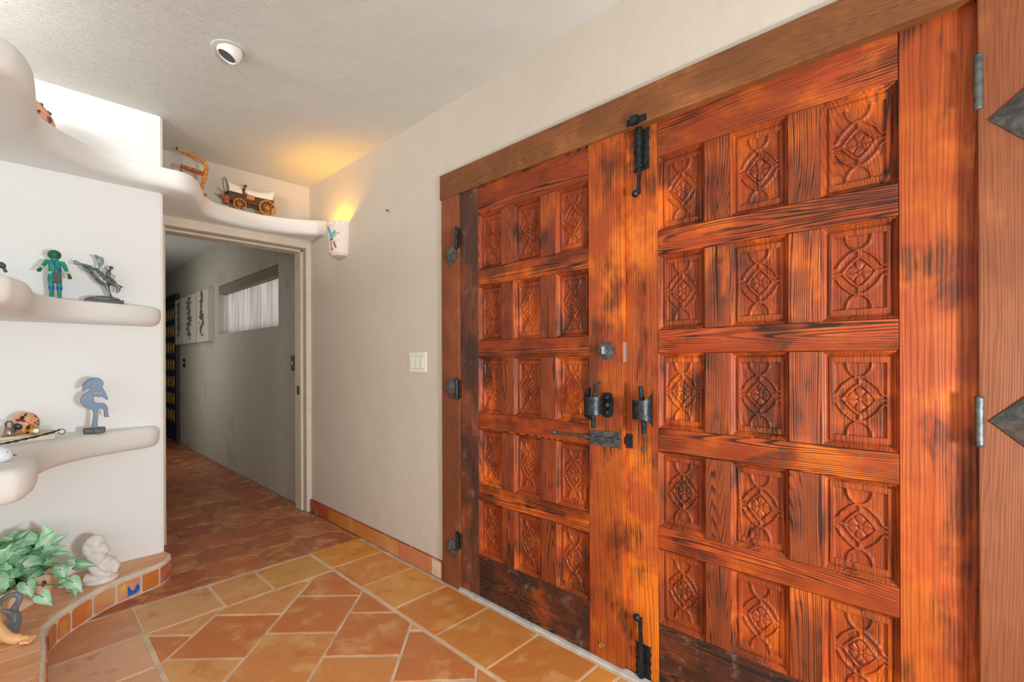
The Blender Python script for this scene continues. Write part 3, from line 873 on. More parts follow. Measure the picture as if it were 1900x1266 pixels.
# deadbolt rosette on the far leaf
b = MB()
pr = []
for k in range(72):
    a_ = 2*PI*k/72; r_ = .033+.0035*abs(math.cos(4.5*a_)); pr.append((FXL-.0005, .969+r_*math.cos(a_), 1.205+r_*math.sin(a_)))
b.poly(pr, Vector((-.004, 0, 0)))
b.build('lock_rosette', M['iron_grey'], doorL)
b = MB(); RX = Matrix.Rotation(-PI/2, 3, 'Y')
b.lathe([(.026, 0), (.024, .005), (.015, .007), (.014, .011), (.0135, .012)], (FXL-.0045, .969, 1.205), 28, RX)
b.build('lock_boss', M['iron_grey'], doorL, smooth=True)
b = MB(); b.box(FXL-.033, FXL-.015, .965, .973, 1.190, 1.220, .002); b.build('thumb_turn', M['steel'], doorL)
# pull handles: curled iron band on a back plate with a spindle bar
def pull(par, fx, y, z, side, plate):
    if plate:
        b = MB(); pts = []
        for k in range(40):
            a_ = 2*PI*k/40; ca, sa = math.cos(a_), math.sin(a_)
            pts.append((fx-.0005, y+plate+.026*math.copysign(abs(ca)**.6, ca), z+.048*math.copysign(abs(sa)**.7, sa)))
        b.poly(pts, Vector((-.004, 0, 0)))
        o = b.build('back_plate', M['iron'], par)
        b = MB()
        for dz in (.028, -.028): b.lathe([(.006, 0), (.005, .003), (.002, .0035)], (fx-.0048, y+plate, z+dz), 14, RX)
        b.lathe([(.009, 0), (.008, .004), (.004, .006)], (fx-.0048, y+plate, z), 16, RX)
        b.build('plate_screw', M['iron_grey'], o, smooth=True)
    # band: strip curled as an arc in plan (x-y), height varies (pointed flare at back)
    b = MB(); m = b.bm; n = 26
    rr = .036; cx_ = fx-.046; prev = None
    for k in range(n+1):
        t = k/n; a_ = math.radians(-30+250*t)
        # starts at the door side, wraps to the front and returns
        px = cx_-rr*math.sin(a_)*1.0; py = y-side*rr*math.cos(a_)
        fl_ = max(0, (t-.62)/.38); fl0 = max(0, (.18-t)/.18)
        zt = z+.034+.034*fl_; zb = z-.034-.030*fl_
        zt -= .02*fl0; zb += .02*fl0
        ox, oy = math.sin(a_)*.003, side*math.cos(a_)*.003
        q = [m.verts.new((px, py, zb)), m.verts.new((px, py, zt)), m.verts.new((px+ox, py+oy, zt)), m.verts.new((px+ox, py+oy, zb))]
        if prev:
            for j in range(4): m.faces.new((prev[j], q[j], q[(j+1) % 4], prev[(j+1) % 4]))
        else: m.faces.new(q)
        prev = q
    m.faces.new(prev)
    h = b.build('pull_handle', M['iron'], par, smooth=True)
    b = MB(); b.tube([(cx_+.004, y+.004*side, z-.088), (cx_+.002, y, z), (cx_+.004, y-.010*side, z+.082)], [.009, .010, .0085], 8)
    b.tube([(fx+.002, y-side*.012, z+.0), (cx_+.01, y-side*.004, z)], .011, 10)
    b.build('spindle_bar', M['iron'], h, smooth=True)
pull(doorL, FXL, 1.000, .996, 1, -.034)
pull(doorR, FXR, .808, .992, -1, 0)
# slide bolt across the far leaf
b = MB(); wavy_plate(b, .978, .865, .031, .069, FXL-.0005, .0035, True, 4, .0032)
bp_ = b.build('bolt_plate', M['iron_grey'], doorL)
b = MB()
for y, z in ((1.037, .887), (1.037, .843), (.918, .887), (.918, .843), (.98, .842)): b.lathe([(.005, 0), (.004, .0025), (.001, .003)], (FXL-.004, y, z), 12, RX)
b.box(FXL-.016, FXL-.004, 1.020, 1.034, .852, .878, .002); b.box(FXL-.016, FXL-.004, .920, .934, .852, .878, .002)
b.build('bolt_staple', M['iron_grey'], bp_)
b = MB(); b.tube([(FXL-.010, .905, .865), (FXL-.010, 1.03, .865), (FXL-.013, 1.12, .866), (FXL-.017, 1.200, .868)], [.008, .007, .005, .0045], 8)
b.sphere((FXL-.019, 1.212, .868), .0125); b.sphere((FXL-.011, 1.06, .866), .0085, (1, 1.5, 1)); b.build('bolt_rod', M['iron_grey'], doorL, smooth=True)
b = MB(); b.box(FXR-.004, FXR, .872, .900, .838, .892, .001); b.box(FXR-.020, FXR-.003, .880, .892, .852, .880, .002)
b.build('bolt_keeper', M['iron'], doorR)
# surface bolts at top and bottom of the near leaf
def vbolt(zp, hh, zrod_end, zball, top):
    b = MB(); wavy_plate(b, .832, zp, .032, hh, FXR-.0005, .0035, False, 4, .0032)
    pl_ = b.build('surface_bolt', M['iron'], doorR)
    b = MB()
    for s_ in (1, -1):
        for t in (-.88, 0, .88): b.lathe([(.0048, 0), (.004, .0025), (.001, .003)], (FXR-.004, .832+s_*.023, zp+t*hh), 12, RX)
    b.box(FXR-.022, FXR-.003, .822, .848, zp+hh*.62, zp+hh*.80, .002); b.box(FXR-.022, FXR-.003, .822, .848, zp-hh*.92, zp-hh*.74, .002)
    b.build('bolt_staple', M['iron'], pl_)
    b = MB(); sg = 1 if top else -1
    b.tube([(FXR-.013, .835, zp+sg*(hh+.055)), (FXR-.013, .835, zp), (FXR-.013, .835, zp-sg*hh*1.05), (FXR-.022, .833, (zball+zp)/2-sg*.03), (FXR-.026, .832, zball)], [.011, .011, .0085, .0075, .0085], 8)
    b.sphere((FXR-.030, .843, zball), .0135); b.build('bolt_rod', M['iron'], pl_, smooth=True)
vbolt(1.935, .074, 0, 1.772, True)
vbolt(.068, .060, 0, .232, False)
b = MB(); b.box(FX-.004, FX+.001, .795, .872, 2.020, 2.044, .001); b.box(FX-.022, FX-.003, .822, .850, 2.014, 2.046, .003); b.build('bolt_keeper', M['iron'], fr)
b = MB()
for (par, fx, y, z) in ((doorR, FXR, .828, .842),): b.lathe([(.007, 0), (.006, .003), (.002, .0045)], (fx-.0002, y, z), 14, RX)
b.build('screw_head', M['iron_grey'], doorR, smooth=True)
b = MB(); b.lathe([(.007, 0), (.006, .003), (.002, .0045)], (FXL-.0002, .998, 1.080), 14, RX); b.build('screw_head', M['iron_grey'], doorL, smooth=True)
b = MB(); b.lathe([(.012, 0), (.011, .003), (.007, .003), (.006, .001)], (FXL-.0002, .998, .062), 20, RX); b.build('floor_stop', M['brass'], doorL, smooth=True)
b = MB(); b.box(FXL+.004, FXL+.026, .8985, .9005, 1.16, 1.235, .0005); b.build('latch_strike', M['steel'], doorL)
b = MB(); b.box(FXL+.004, FXL+.026, .8985, .9005, .955, 1.03, .0005); b.build('latch_strike', M['brass'], doorL)

# ------------------------------------------------------------------ light switch, nail, sconce, eyeball light
sw = empty('light_switch', (1.55, 2.211, 1.10), 'ivory wall plate with three rocker switches on the beige wall', 'light switch')
b = MB(); b.box(1.5435, 1.5505, 2.129, 2.293, 1.101, 1.215, .002); b.build('cover_plate', M['switch'], sw)
for k in range(3):
    yc = 2.211+(k-1)*.046
    b = MB(); b.box(1.5425, 1.5445, yc-.0175, yc+.0175, 1.122, 1.192); o = b.build('rocker_frame', M['switch_gap'], sw)
    b = MB(); b.box(1.5395, 1.544, yc-.0160, yc+.0160, 1.1235, 1.1905, .0012, Matrix.Rotation(math.radians(2.5), 3, 'Y')); b.build('rocker', M['switch'], o)
b = MB(); b.tube([(1.55, 2.507, 2.083), (1.535, 2.507, 2.085)], .002, 8); b.sphere((1.535, 2.507, 2.082), .005, (1, 1, 1.5)); o = b.build('wall_nail', M['brown']); tag(o, 'small bare nail in the beige wall above the switches', 'nail')

sc_y, zt, zb = 3.112, 2.122, 1.905
sn = empty('wall_sconce', (1.55, sc_y, zb), 'white half-round ceramic wall sconce with painted hummingbird', 'sconce')
def scr(z):  # radius at height
    return .082+(.102-.082)*(z-zb)/(zt-zb)
b = MB(); m = b.bm; na, nz_ = 118, 78
hol = [math.radians(a_) for a_ in (22, 44, 66, 90, 114, 136, 158)]
gr = [[m.verts.new((1.55-1.0*(scr(zb+(zt-zb)*j/nz_))*math.sin(PI*i/na), sc_y+scr(zb+(zt-zb)*j/nz_)*math.cos(PI*i/na), zb+(zt-zb)*j/nz_)) for j in range(nz_+1)] for i in range(na+1)]
for i in range(na):
    for j in range(nz_):
        a_ = PI*(i+.5)/na; z = zb+(zt-zb)*(j+.5)/nz_
        if any(math.hypot((a_-h)*.10, z-(zt-.016)) < .0046 for h in hol): continue
        m.faces.new((gr[i][j], gr[i+1][j], gr[i+1][j+1], gr[i][j+1]))
for v in [v for v in m.verts if not v.link_faces]: m.verts.remove(v)
o = b.build('shade', M['ceramic'], sn, smooth=True)
md = o.modifiers.new('thick', 'SOLIDIFY'); md.thickness = .006; md.offset = 0
b = MB(); b.lathe([(.0815, 0), (.080, -.006), (.072, -.016), (.03, -.022)], (1.55, sc_y, zb+.003), 48)
bmesh.ops.bisect_plane(b.bm, geom=b.bm.verts[:]+b.bm.edges[:]+b.bm.faces[:], plane_co=(1.5495, 0, 0), plane_no=(1, 0, 0), clear_outer=True)
b.build('shade_bottom', M['ceramic'], sn, smooth=True)
b = MB(); b.box(1.542, 1.5498, sc_y-.05, sc_y+.05, zb+.02, zt-.06, .002); b.build('back_plate', M['white'], sn)
b = MB(); b.sphere((1.500, sc_y, zt-.052), .021, (1, 1, 1.15), seg=16, ring=10); b.build('bulb', M['bulb'], sn, smooth=True)
b = MB(); b.tube([(1.500, sc_y, zb+.01), (1.500, sc_y, zt-.078)], .016, 14); b.build('socket', M['white'], sn, smooth=True)
def scp(a_, z, off=.0042):   # a_ degrees: 90 faces the room, 180 = near side
    r_ = scr(z)+off; t = math.radians(a_)
    return (1.55-r_*math.sin(t), sc_y+r_*math.cos(t), z)
def patch(pts, mat, nm, par=sn, off=.0042):
    b = MB(); cx_ = sum(p[0] for p in pts)/len(pts); cz_ = sum(p[1] for p in pts)/len(pts)
    c = b.bm.verts.new(scp(cx_, cz_, off)); vs = [b.bm.verts.new(scp(a_, z, off)) for a_, z in pts]
    for k in range(len(vs)): b.bm.faces.new((c, vs[k], vs[(k+1) % len(vs)]))
    return b.build(nm, mat, par)
# hummingbird painted on the side turned to the shelves: (angle, z)
def bird(pts, mat, nm, off=.0042): patch(pts, mat, nm, sn, off)
bird([(83.1, 2.0821), (93.8, 2.0879), (107.2, 2.0474), (108.9, 2.0242), (97.9, 2.0271), (92.3, 2.0531)], M['turq'], 'painted_wing')
bird([(107.2, 2.0271), (122.1, 2.0575), (142.9, 2.043), (142.9, 2.0358), (131.7, 2.0271), (122.1, 2.0097), (110.3, 2.004)], M['turq'], 'painted_wing')
bird([(115.1, 2.0213), (124.6, 2.0358), (141.4, 2.0401), (141.4, 2.0358), (131.0, 2.0285), (121.3, 2.0126), (113.2, 2.0083)], simple('lime_paint', L(186, 196, 66), .5), 'painted_feathers', .0048)
bird([(96.6, 2.0329), (107.2, 2.0401), (110.9, 2.0011), (103.9, 1.9779), (95.2, 1.9808)], simple('sky_paint', L(110, 180, 210), .5), 'painted_body', .0046)
bird([(98.4, 1.9982), (116.9, 2.0016), (117.2, 1.9947), (98.9, 1.9895)], M['navy'], 'painted_collar', .0052)
bird([(112.8, 1.9808), (120.4, 1.9843), (130.5, 1.9432), (122.1, 1.9351)], M['redp'], 'painted_tail')
bird([(100.4, 1.9779), (105.5, 1.975), (104.2, 1.9432), (110.9, 1.9273), (103.9, 1.9172), (101.4, 1.9258)], M['dgreen'], 'painted_tail_feather')
ey = empty('eyeball_light', (.628, 2.275, CZ), 'unlit white eyeball downlight recessed in the ceiling', 'ceiling light')
b = MB(); b.lathe([(.074, 0), (.073, -.003), (.068, -.005), (.052, -.002), (.050, .004)], (.628, 2.275, CZ+.0005), 48, caps=False); b.build('trim_ring', M['ceiling'], ey, smooth=True)
rot = Matrix.Rotation(math.radians(24), 3, Vector((.15, 1, 0)).normalized())
b = MB(); b.lathe([(.046, .012), (.048, -.006), (.047, -.020), (.043, -.032), (.037, -.037), (.035, -.035), (.034, -.026)], (.628, 2.275, CZ+.001), 40, rot, caps=False); b.build('eyeball', M['white'], ey, smooth=True)
b = MB(); b.lathe([(.0345, -.031), (.02, -.027), (.004, -.025)], (.628, 2.275, CZ+.001), 32, rot); b.build('lamp_lens', M['black'], ey, smooth=True)

# ------------------------------------------------------------------ hallway things
wn = empty('window_1', (1.6, 5.2, 1.475), 'high hallway window behind a sheer curtain with taupe valance', 'window', kind='structure')
b = MB(); b.box(1.70, 1.73, 4.30, 6.10, 1.475, 1.505, .002); b.box(1.70, 1.73, 4.30, 6.10, 1.99, 2.02, .002)
for y in (4.30, 5.185, 6.07): b.box(1.701, 1.729, y, y+.03, 1.50, 1.995)
b.build('window_frame', M['trim'], wn)
gm = NT('window_glass'); gm.fin(L(235, 240, 242), .02)
tp_ = gm.n('ShaderNodeBsdfTransparent'); tp_.inputs[0].default_value = (.93, .95, .95, 1); mx_ = gm.n('ShaderNodeMixShader'); mx_.inputs[0].default_value = .9
gm.t.links.new(gm.b.outputs[0], mx_.inputs[1]); gm.t.links.new(tp_.outputs[0], mx_.inputs[2]); gm.t.links.new(mx_.outputs[0], gm.out.inputs[0])
b = MB(); b.box(1.713, 1.717, 4.33, 6.07, 1.505, 1.99); b.build('window_pane', gm.m, wn)
b = MB(); m = b.bm; n = 420; prev = None
for k in range(n+1):
    y = 4.315+1.77*k/n; x = 1.628+.008*math.sin(y*118+math.sin(y*9)*2.2)
    q = [m.verts.new((x, y, 1.487)), m.verts.new((x*.5+1.628*.5, y, 1.93))]
    if prev: m.faces.new((prev[0], q[0], q[1], prev[1]))
    prev = q
o = b.build('sheer_curtain', M['curtain'], wn, smooth=True)
b = MB(); b.box(1.562, 1.640, 4.305, 6.095, 1.925, 2.018, .004); b.build('valance', M['valance'], wn)
arts = [((7.475, 7.99), 'whitish relief art panel in the hallway, nearest the dark blue door'), ((6.87, 7.41), 'whitish relief art panel in the hallway, middle of the row of three'), ((6.30, 6.815), 'whitish relief art panel in the hallway, nearest the window')]
for k, ((y0, y1), lab) in enumerate(arts):
    t = empty('relief_art_panel', (DX, (y0+y1)/2, 1.40), lab, 'wall art', 'three relief panels on the hallway wall')
    b = MB(); b.box(1.495, 1.5545, y0, y1, 1.40, 2.02, .004); b.build('panel_board', M['art'], t)
    b = MB(); rr = random.Random(k)
    yc = (y0+y1)/2; pth = [(1.492, yc+rr.uniform(-.05, .05), 1.50+.06*i) for i in range(9)]
    b.tube(catmull(pth, 4), [.012+.028*abs(math.sin(i*.7+k)) for i in range(33)], 7, flat=.25)
    for i in range(16):
        z = rr.uniform(1.47, 1.97); y = yc+rr.uniform(-.08, .08); b.tube([(1.492, y, z), (1.490, y+rr.uniform(-.05, .05), z+rr.uniform(-.05, .05))], .008, 5)
    b.build('relief_figure', M['ink'], t)
hs = empty('light_switch', (1.55, 3.97, 1.085), 'black rustic switch plate on the hallway wall beside the doorway', 'light switch')
b = MB(); b.box(1.546, 1.5545, 3.925, 4.015, 1.085, 1.212, .003); b.build('cover_plate', M['iron'], hs)
b = MB(); b.box(1.540, 1.546, 3.962, 3.978, 1.135, 1.165, .002); b.build('toggle', M['steel'], hs)
hs = empty('light_switch', (1.55, 7.75, 1.08), 'small dark switch plate beside the dark blue hallway door', 'light switch')
b = MB(); b.box(1.546, 1.5545, 7.68, 7.80, 1.08, 1.20, .003); b.build('cover_plate', M['iron'], hs)
b = MB(); b.box(1.540, 1.546, 7.735, 7.750, 1.13, 1.16, .002); b.build('toggle', M['steel'], hs)
hd = empty('door_3', (DX, 8.6, 0), 'dark blue door with rows of amber spindles at the far end of the hallway', 'door', kind='structure')
b = MB(); b.box(1.51, 1.5535, 8.0, 8.07, 0, 2.13, .004); b.box(1.51, 1.5535, 9.15, 9.22, 0, 2.13, .004); b.box(1.51, 1.5535, 8.07, 9.15, 2.06, 2.13, .004); b.build('door_casing', M['darkwood'], hd)
b = MB(); b.box(1.53, 1.5535, 8.07, 9.15, .01, 2.06, .004); b.build('door_panel', M['hallblue'], hd)
for r_ in range(7):
    for c_ in range(6):
        y0 = 8.12+c_*.165; z0 = .30+r_*.245
        b = MB(); b.tube([(1.515, y0+.05, z0), (1.513, y0+.05, z0+.03), (1.510, y0+.05, z0+.08), (1.513, y0+.05, z0+.13), (1.515, y0+.05, z0+.16)], [.006, .010, .014, .010, .006], 8)
        b.build('spindle', M['hallgold'], hd, smooth=True)
# ------------------------------------------------------------------ blue flute player (flat cut-out figure)
def cutout(name, loops, y, th, mat, parent, bev=.001, side=None):
    cu = bpy.data.curves.new(name+'_outline', 'CURVE'); cu.dimensions = '2D'; cu.fill_mode = 'BOTH'; cu.extrude = th/2-bev; cu.bevel_depth = bev; cu.bevel_resolution = 1; cu.offset = -bev
    for lp in loops:
        sp = cu.splines.new('POLY'); sp.points.add(len(lp)-1); sp.use_cyclic_u = True
        for i, (x, z) in enumerate(lp): sp.points[i].co = (x, z, 0, 1)
    co = bpy.data.objects.new('tmp_outline', cu); COL.objects.link(co)
    dg = bpy.context.evaluated_depsgraph_get(); me = bpy.data.meshes.new_from_object(co.evaluated_get(dg))
    bpy.data.objects.remove(co); bpy.data.curves.remove(cu)
    me.name = name
    me.transform(Matrix.Rotation(PI/2, 4, 'X'))
    me.transform(Matrix.Translation((0, y, 0)))
    wp = Vector((0, 0, 0)); q = parent
    while q is not None: wp += Vector(q.location); q = q.parent
    me.transform(Matrix.Translation(-wp)); me.materials.clear(); me.materials.append(mat)
    if side:
        me.materials.append(side)
        for p in me.polygons: p.material_index = 1 if abs(p.normal.y) < .9 else 0
    o = bpy.data.objects.new(name, me); COL.objects.link(o); o.parent = parent
    return o
KO = [(.201, 1.028), (.2, 1.045), (.204, 1.063), (.214, 1.078), (.226, 1.086), (.242, 1.091), (.258, 1.089), (.269, 1.08), (.276, 1.066), (.275, 1.051), (.272, 1.044), (.281, 1.024), (.289, 1.0), (.293, .981), (.288, .98), (.28, .987), (.268, .997), (.255, .996), (.245, .999), (.24, .991), (.241, .979), (.246, .967), (.259, .965), (.274, .965), (.284, .958), (.291, .944), (.293, .926), (.294, .907), (.298, .894), (.29, .896), (.28, .895), (.278, .908), (.277, .928), (.27, .938), (.261, .94), (.255, .935), (.254, .919), (.256, .897), (.254, .875), (.253, .846), (.234, .847), (.235, .872), (.238, .893), (.239, .917), (.236, .932), (.225, .94), (.209, .949), (.199, .962), (.193, .977), (.194, .99), (.2, 1.003), (.21, 1.015), (.22, 1.024), (.229, 1.032), (.231, 1.037), (.226, 1.041), (.218, 1.038), (.208, 1.031)]
KH = [(.239, 1.019), (.245, 1.02), (.26, 1.016), (.268, 1.016), (.271, 1.013), (.266, 1.01), (.251, 1.008), (.241, 1.008)]
ko = empty('flute_player_figure', (.242, 3.03, .821), 'blue metal humpbacked flute player on a small dark base', 'figurine')
def sm2(p): return [(q.x, q.y) for q in catmull([(a, b_, 0) for a, b_ in p], 3, True)]
cutout('body', [sm2(KO), sm2(KH)[::-1]], 3.03, .010, M['koko'], ko, .0014, simple('dark_brown_rim', L(66, 48, 46), .5))
for k in range(7):
    a_ = math.radians(172-k*13); b = MB()
    b.tube([(.240+.028*math.cos(a_), 3.0250, 1.052+.026*math.sin(a_)), (.240+.038*math.cos(a_), 3.0248, 1.052+.036*math.sin(a_))], .0007, 5); b.build('hair_line', M['dark'], ko)
b = MB(); b.box(.203, .282, 3.012, 3.048, .821, .848, .003); b.build('base', simple('mottled_dark_base', L(72, 66, 58), .5, var=.6, vs=60), ko)

# ------------------------------------------------------------------ green carved figure
gf = empty('carved_figure', (.108, 3.08, 1.46), 'green painted carved wooden figure with blue sash and knee bands', 'figurine')
def K(x, z, d=0): return (.108+(x-400)*.000186, 3.085-d, 1.478+(960-z)*.000266)
b = MB()
b.tube([K(340, 1030, .012), K(345, 900, .010), K(340, 780, .010), K(345, 640, .010)], [.0085, .0085, .0095, .011], 16)
b.tube([K(490, 1030, .012), K(487, 900, .010), K(490, 780, .010), K(480, 640, .010)], [.0085, .0085, .0095, .011], 16)
b.tube([K(405, 700, .010), K(405, 580, .010), K(405, 450, .010), K(400, 360, .010), K(400, 320, .010)], [.0135, .0135, .014, .0125, .009], 22, flat=1.6)
b.tube([K(400, 350, .010), K(400, 280, .011)], [.012, .016], 18)
b.tube([K(305, 370, .010), K(260, 360, .010), K(225, 400, .014), K(180, 470, .022), K(150, 505, .030)], [.009, .0105, .0085, .0065, .006], 14)
b.tube([K(500, 370, .010), K(550, 365, .010), K(585, 420, .014), K(630, 530, .022), K(660, 575, .030)], [.009, .0105, .0085, .0065, .006], 14)
o = remesh(b.build('body', M['green'], gf, smooth=True), .0011, 4)
b = MB(); b.lathe([(.004, -.013), (.017, -.015), (.0225, -.008), (.0245, .002), (.022, .013), (.014, .021), (.003, .025)], K(398, 240, .012), 26)
for k in range(14):
    a_ = PI*(.03+.94*k/13)
    b.tube([K(400, 240, .034), K(400+65*math.cos(a_), 240-40*math.sin(a_), .033), K(400+108*math.cos(a_), 240-70*math.sin(a_), .024)], .0016, 5)
b.build('head_cover', M['dgreen'], gf, smooth=True)
for (x0, z0, x1, z1) in ((150, 505, 115, 545), (665, 585, 675, 630)):
    b = MB(); b.tube([K(x0, z0, .028), K(x1, z1, .034), K(x1-8, z1+10, .040)], [.006, .0085, .005], 12); b.build('mitten', M['dgreen'], gf, smooth=True)
for (x, z) in ((172, 478), (645, 545)):
    b = MB(); b.lathe([(.004, -.006), (.0095, -.002), (.0115, .004), (.0075, .006)], K(x, z, .024), 14, Matrix.Rotation(.5, 3, 'Y')); b.build('wrist_cuff', M['cream'], gf, smooth=True)
b = MB(); b.tube([K(335, 330, .024), K(400, 420, .0265), K(465, 490, .0255), K(525, 520, .016)], .0028, 8); b.build('sash', M['blue'], gf, smooth=True)
b = MB(); b.tube([K(402, 330, .0235), K(404, 450, .0245), K(404, 540, .0245)], .0011, 6); b.build('chest_line', M['dark'], gf)
b = MB(); b.box(K(275, 0)[0], K(355, 0)[0], 3.058, 3.076, K(0, 580)[2], K(0, 535)[2], .003); b.build('belt', M['lblue'], gf)
b = MB(); b.box(K(360, 0)[0], K(525, 0)[0], 3.054, 3.092, K(0, 640)[2], K(0, 545)[2], .003); b.box(K(375, 0)[0], K(528, 0)[0], 3.056, 3.09, K(0, 725)[2], K(0, 630)[2], .003); kt = b.build('kilt', M['slate'], gf)
b = MB(); b.tube([K(392, 715, .031), K(392, 665, .031), K(515, 660, .031), K(520, 710, .031)], .0012, 6); b.build('kilt_border', M['redp'], kt)
b = MB(); b.box(K(275, 0)[0], K(300, 0)[0], 3.072, 3.090, K(0, 710)[2], K(0, 600)[2], .002); b.build('kilt_back', M['slate'], gf)
for x in (345, 490):
    b = MB(); b.tube([K(x-2, 790, .010), K(x, 840, .010)], .0112, 14); b.tube([K(x+25, 800, .024), K(x+35, 830, .026), K(x+28, 850, .025)], .004, 8); b.build('knee_band', M['blue'], gf, smooth=True)
for x in (338, 492):
    b = MB(); b.sphere(K(x+10, 1022, .018), .008, (1.1, 1.8, .55)); b.build('shoe', M['brown'], gf, smooth=True)

# ------------------------------------------------------------------ bronze bucking horse with rider
YB_ = 3.08
br = empty('bucking_horse_bronze', (.285, YB_, 1.46), 'dark bronze bucking horse and rider on a dark wood base', 'figurine')
def P3(l, d=0): return [(x, YB_-d, z) for x, z in l]
b = MB()
b.tube(P3([(.174, 1.651), (.182, 1.656), (.19, 1.652), (.2, 1.645), (.216, 1.640), (.236, 1.628)], -.010), [.003, .0045, .0035, .0042, .0075, .015], 12)
b.tube(P3([(.173, 1.640), (.191, 1.638), (.204, 1.638), (.214, 1.624), (.222, 1.613), (.242, 1.612)], .010), [.0035, .0040, .0042, .0075, .009, .014], 12)
b.tube(P3([(.234, 1.622), (.246, 1.616), (.258, 1.602), (.268, 1.587), (.279, 1.573), (.292, 1.562), (.300, 1.558)]), [.012, .021, .0225, .0235, .0225, .020, .014], 20)
b.tube(P3([(.286, 1.566), (.300, 1.564), (.313, 1.561), (.328, 1.556), (.340, 1.549)]), [.016, .0150, .0125, .0110, .0095], 16, flat=.75)
b.tube(P3([(.328, 1.556), (.343, 1.548), (.340, 1.534), (.335, 1.521), (.333, 1.516)]), [.008, .0105, .0085, .0062, .0055], 14)
b.tube(P3([(.346, 1.549), (.353, 1.547), (.360, 1.548)], .004), [.0035, .003, .001], 8); b.tube(P3([(.346, 1.549), (.352, 1.549), (.358, 1.551)], -.004), [.0035, .003, .001], 8)
b.tube(P3([(.288, 1.562), (.294, 1.542), (.300, 1.519), (.306, 1.500), (.311, 1.491)], .009), [.012, .0082, .0055, .0045, .0062], 12)
b.tube(P3([(.298, 1.560), (.300, 1.540), (.305, 1.518), (.312, 1.500), (.316, 1.491)], -.009), [.012, .0078, .0052, .0042, .006], 12)
b.tube(P3([(.300, 1.574), (.313, 1.571), (.327, 1.565), (.338, 1.558)]), [.005, .006, .005, .003], 8, flat=.6)
remesh(b.build('horse', M['bronze'], br, smooth=True), .0012, 3)
TA = [(.264, 1.628), (.263, 1.652), (.257, 1.676), (.248, 1.692), (.255, 1.696), (.267, 1.691), (.280, 1.687), (.285, 1.672), (.283, 1.655), (.273, 1.640), (.269, 1.628)]
o = cutout('tail', [sm2(TA)], YB_, .008, M['bronze'], br, .002)
b = MB()
b.tube(P3([(.302, 1.588), (.300, 1.600), (.300, 1.612), (.304, 1.622), (.307, 1.630)]), [.0070, .0085, .0092, .0080, .004], 12)
b.sphere((.311, YB_, 1.636), .0068, (1, 1, 1.15), seg=14, ring=10)
b.tube(P3([(.302, 1.618), (.314, 1.604), (.326, 1.597), (.327, 1.588)], .008), [.0034, .0030, .0026, .0018], 8)
b.tube(P3([(.302, 1.618), (.296, 1.632), (.287, 1.640)], -.009), [.0034, .003, .0024], 8)
for sd in (1, -1): b.tube([(.301, YB_-.005*sd, 1.594), (.312, YB_-.016*sd, 1.586), (.322, YB_-.020*sd, 1.573), (.330, YB_-.020*sd, 1.563)], [.0065, .0062, .0045, .0042], 10)
remesh(b.build('rider', M['bronze'], br, smooth=True), .0010, 2)
b = MB(); b.lathe([(.0135, 0), (.0140, .001), (.0070, .002), (.0066, .008), (.003, .0095)], (.311, YB_, 1.640), 20, Matrix.Rotation(.30, 3, 'Y')); b.build('hat', M['bronze'], br, smooth=True)
b = MB(); m = b.bm
b.sphere((.285, YB_, 1.480), 1, (.064, .034, .014), seg=28, ring=14)
for v in m.verts:
    v.co += Vector((1, 1, 1))*.0025*mnoise.noise(v.co*90); v.co.z = max(v.co.z, 1.474)
b.build('rock_ground', M['bronze'], br, smooth=True)
b = MB(); b.box(.213, .357, 3.040, 3.122, 1.459, 1.476, .002); b.build('base', M['mahog'], br)

# small bronze at the left edge of the middle shelf
b = MB(); b.tube(catmull([(-.10, 2.95, 1.459), (-.095, 2.95, 1.50), (-.085, 2.95, 1.545), (-.062, 2.95, 1.585), (-.052, 2.95, 1.57), (-.045, 2.95, 1.553)], 5), [.016]*10+[.011]*10+[.006]*6, 10)
b.sphere((-.056, 2.95, 1.583), .009, (1.3, 1, .9)); b.lathe([(.035, 0), (.034, .008), (.02, .010)], (-.10, 2.95, 1.4595), 24)
o = b.build('curled_figurine', M['iron_grey'], smooth=True, origin=(-.10, 2.95, 1.4595)); tag(o, 'small grey curled metal figurine at the left end of the eye-level shelf', 'figurine')

# ------------------------------------------------------------------ lower shelf things
b = MB(); b.box(-.20, .105, 2.935, 3.12, .8195, .8445, .006)
for v in b.bm.verts:
    v.co.y += .012*math.sin(v.co.x*22); 
o = b.build('driftwood_board', M['cardbeige'], smooth=False, origin=(-.05, 3.03, .8195)); tag(o, 'pale cream board lying on the waist-high shelf under the trinkets', 'board')
b = MB(); b.lathe([(.0222, 0), (.023, .003), (.0175, .009), (.0165, .030), (.0125, .036)], (-.038, 3.0, .8450), 28); be = b.build('pewter_bell', M['pewter'], smooth=True, origin=(-.038, 3.0, .845)); tag(be, 'small pewter bell with a loop handle beside the orange painted box', 'bell')
b = MB(); b.tube([(-.048, 3.0, .880), (-.048, 3.0, .900), (-.042, 3.0, .908), (-.034, 3.0, .908), (-.028, 3.0, .900), (-.028, 3.0, .880)], .0035, 8); b.build('handle', M['iron_grey'], be, smooth=True)
pb = empty('painted_pottery_box', (.012, 3.06, .845), 'rounded orange and black painted pottery piece on the cream board', 'pottery')
b = MB(); b.sphere((.012, 3.06, .888), 1, (.047, .040, .052), seg=36, ring=24)
for v in b.bm.verts: v.co.z = max(v.co.z, .8455)
s_ = NT('orange_black_pottery'); oo = s_.obj(); v_ = s_.noise(oo, 30, 2, .5, .4); v2 = s_.noise(oo, 55, 1, .5)
c_ = s_.ramp(v_, [(.38, L(34, 36, 40)), (.41, L(240, 200, 160)), (.44, L(226, 150, 108)), (.56, L(230, 160, 120)), (.60, L(222, 116, 40)), (.63, L(60, 40, 34))])
s_.fin(c_, .4)
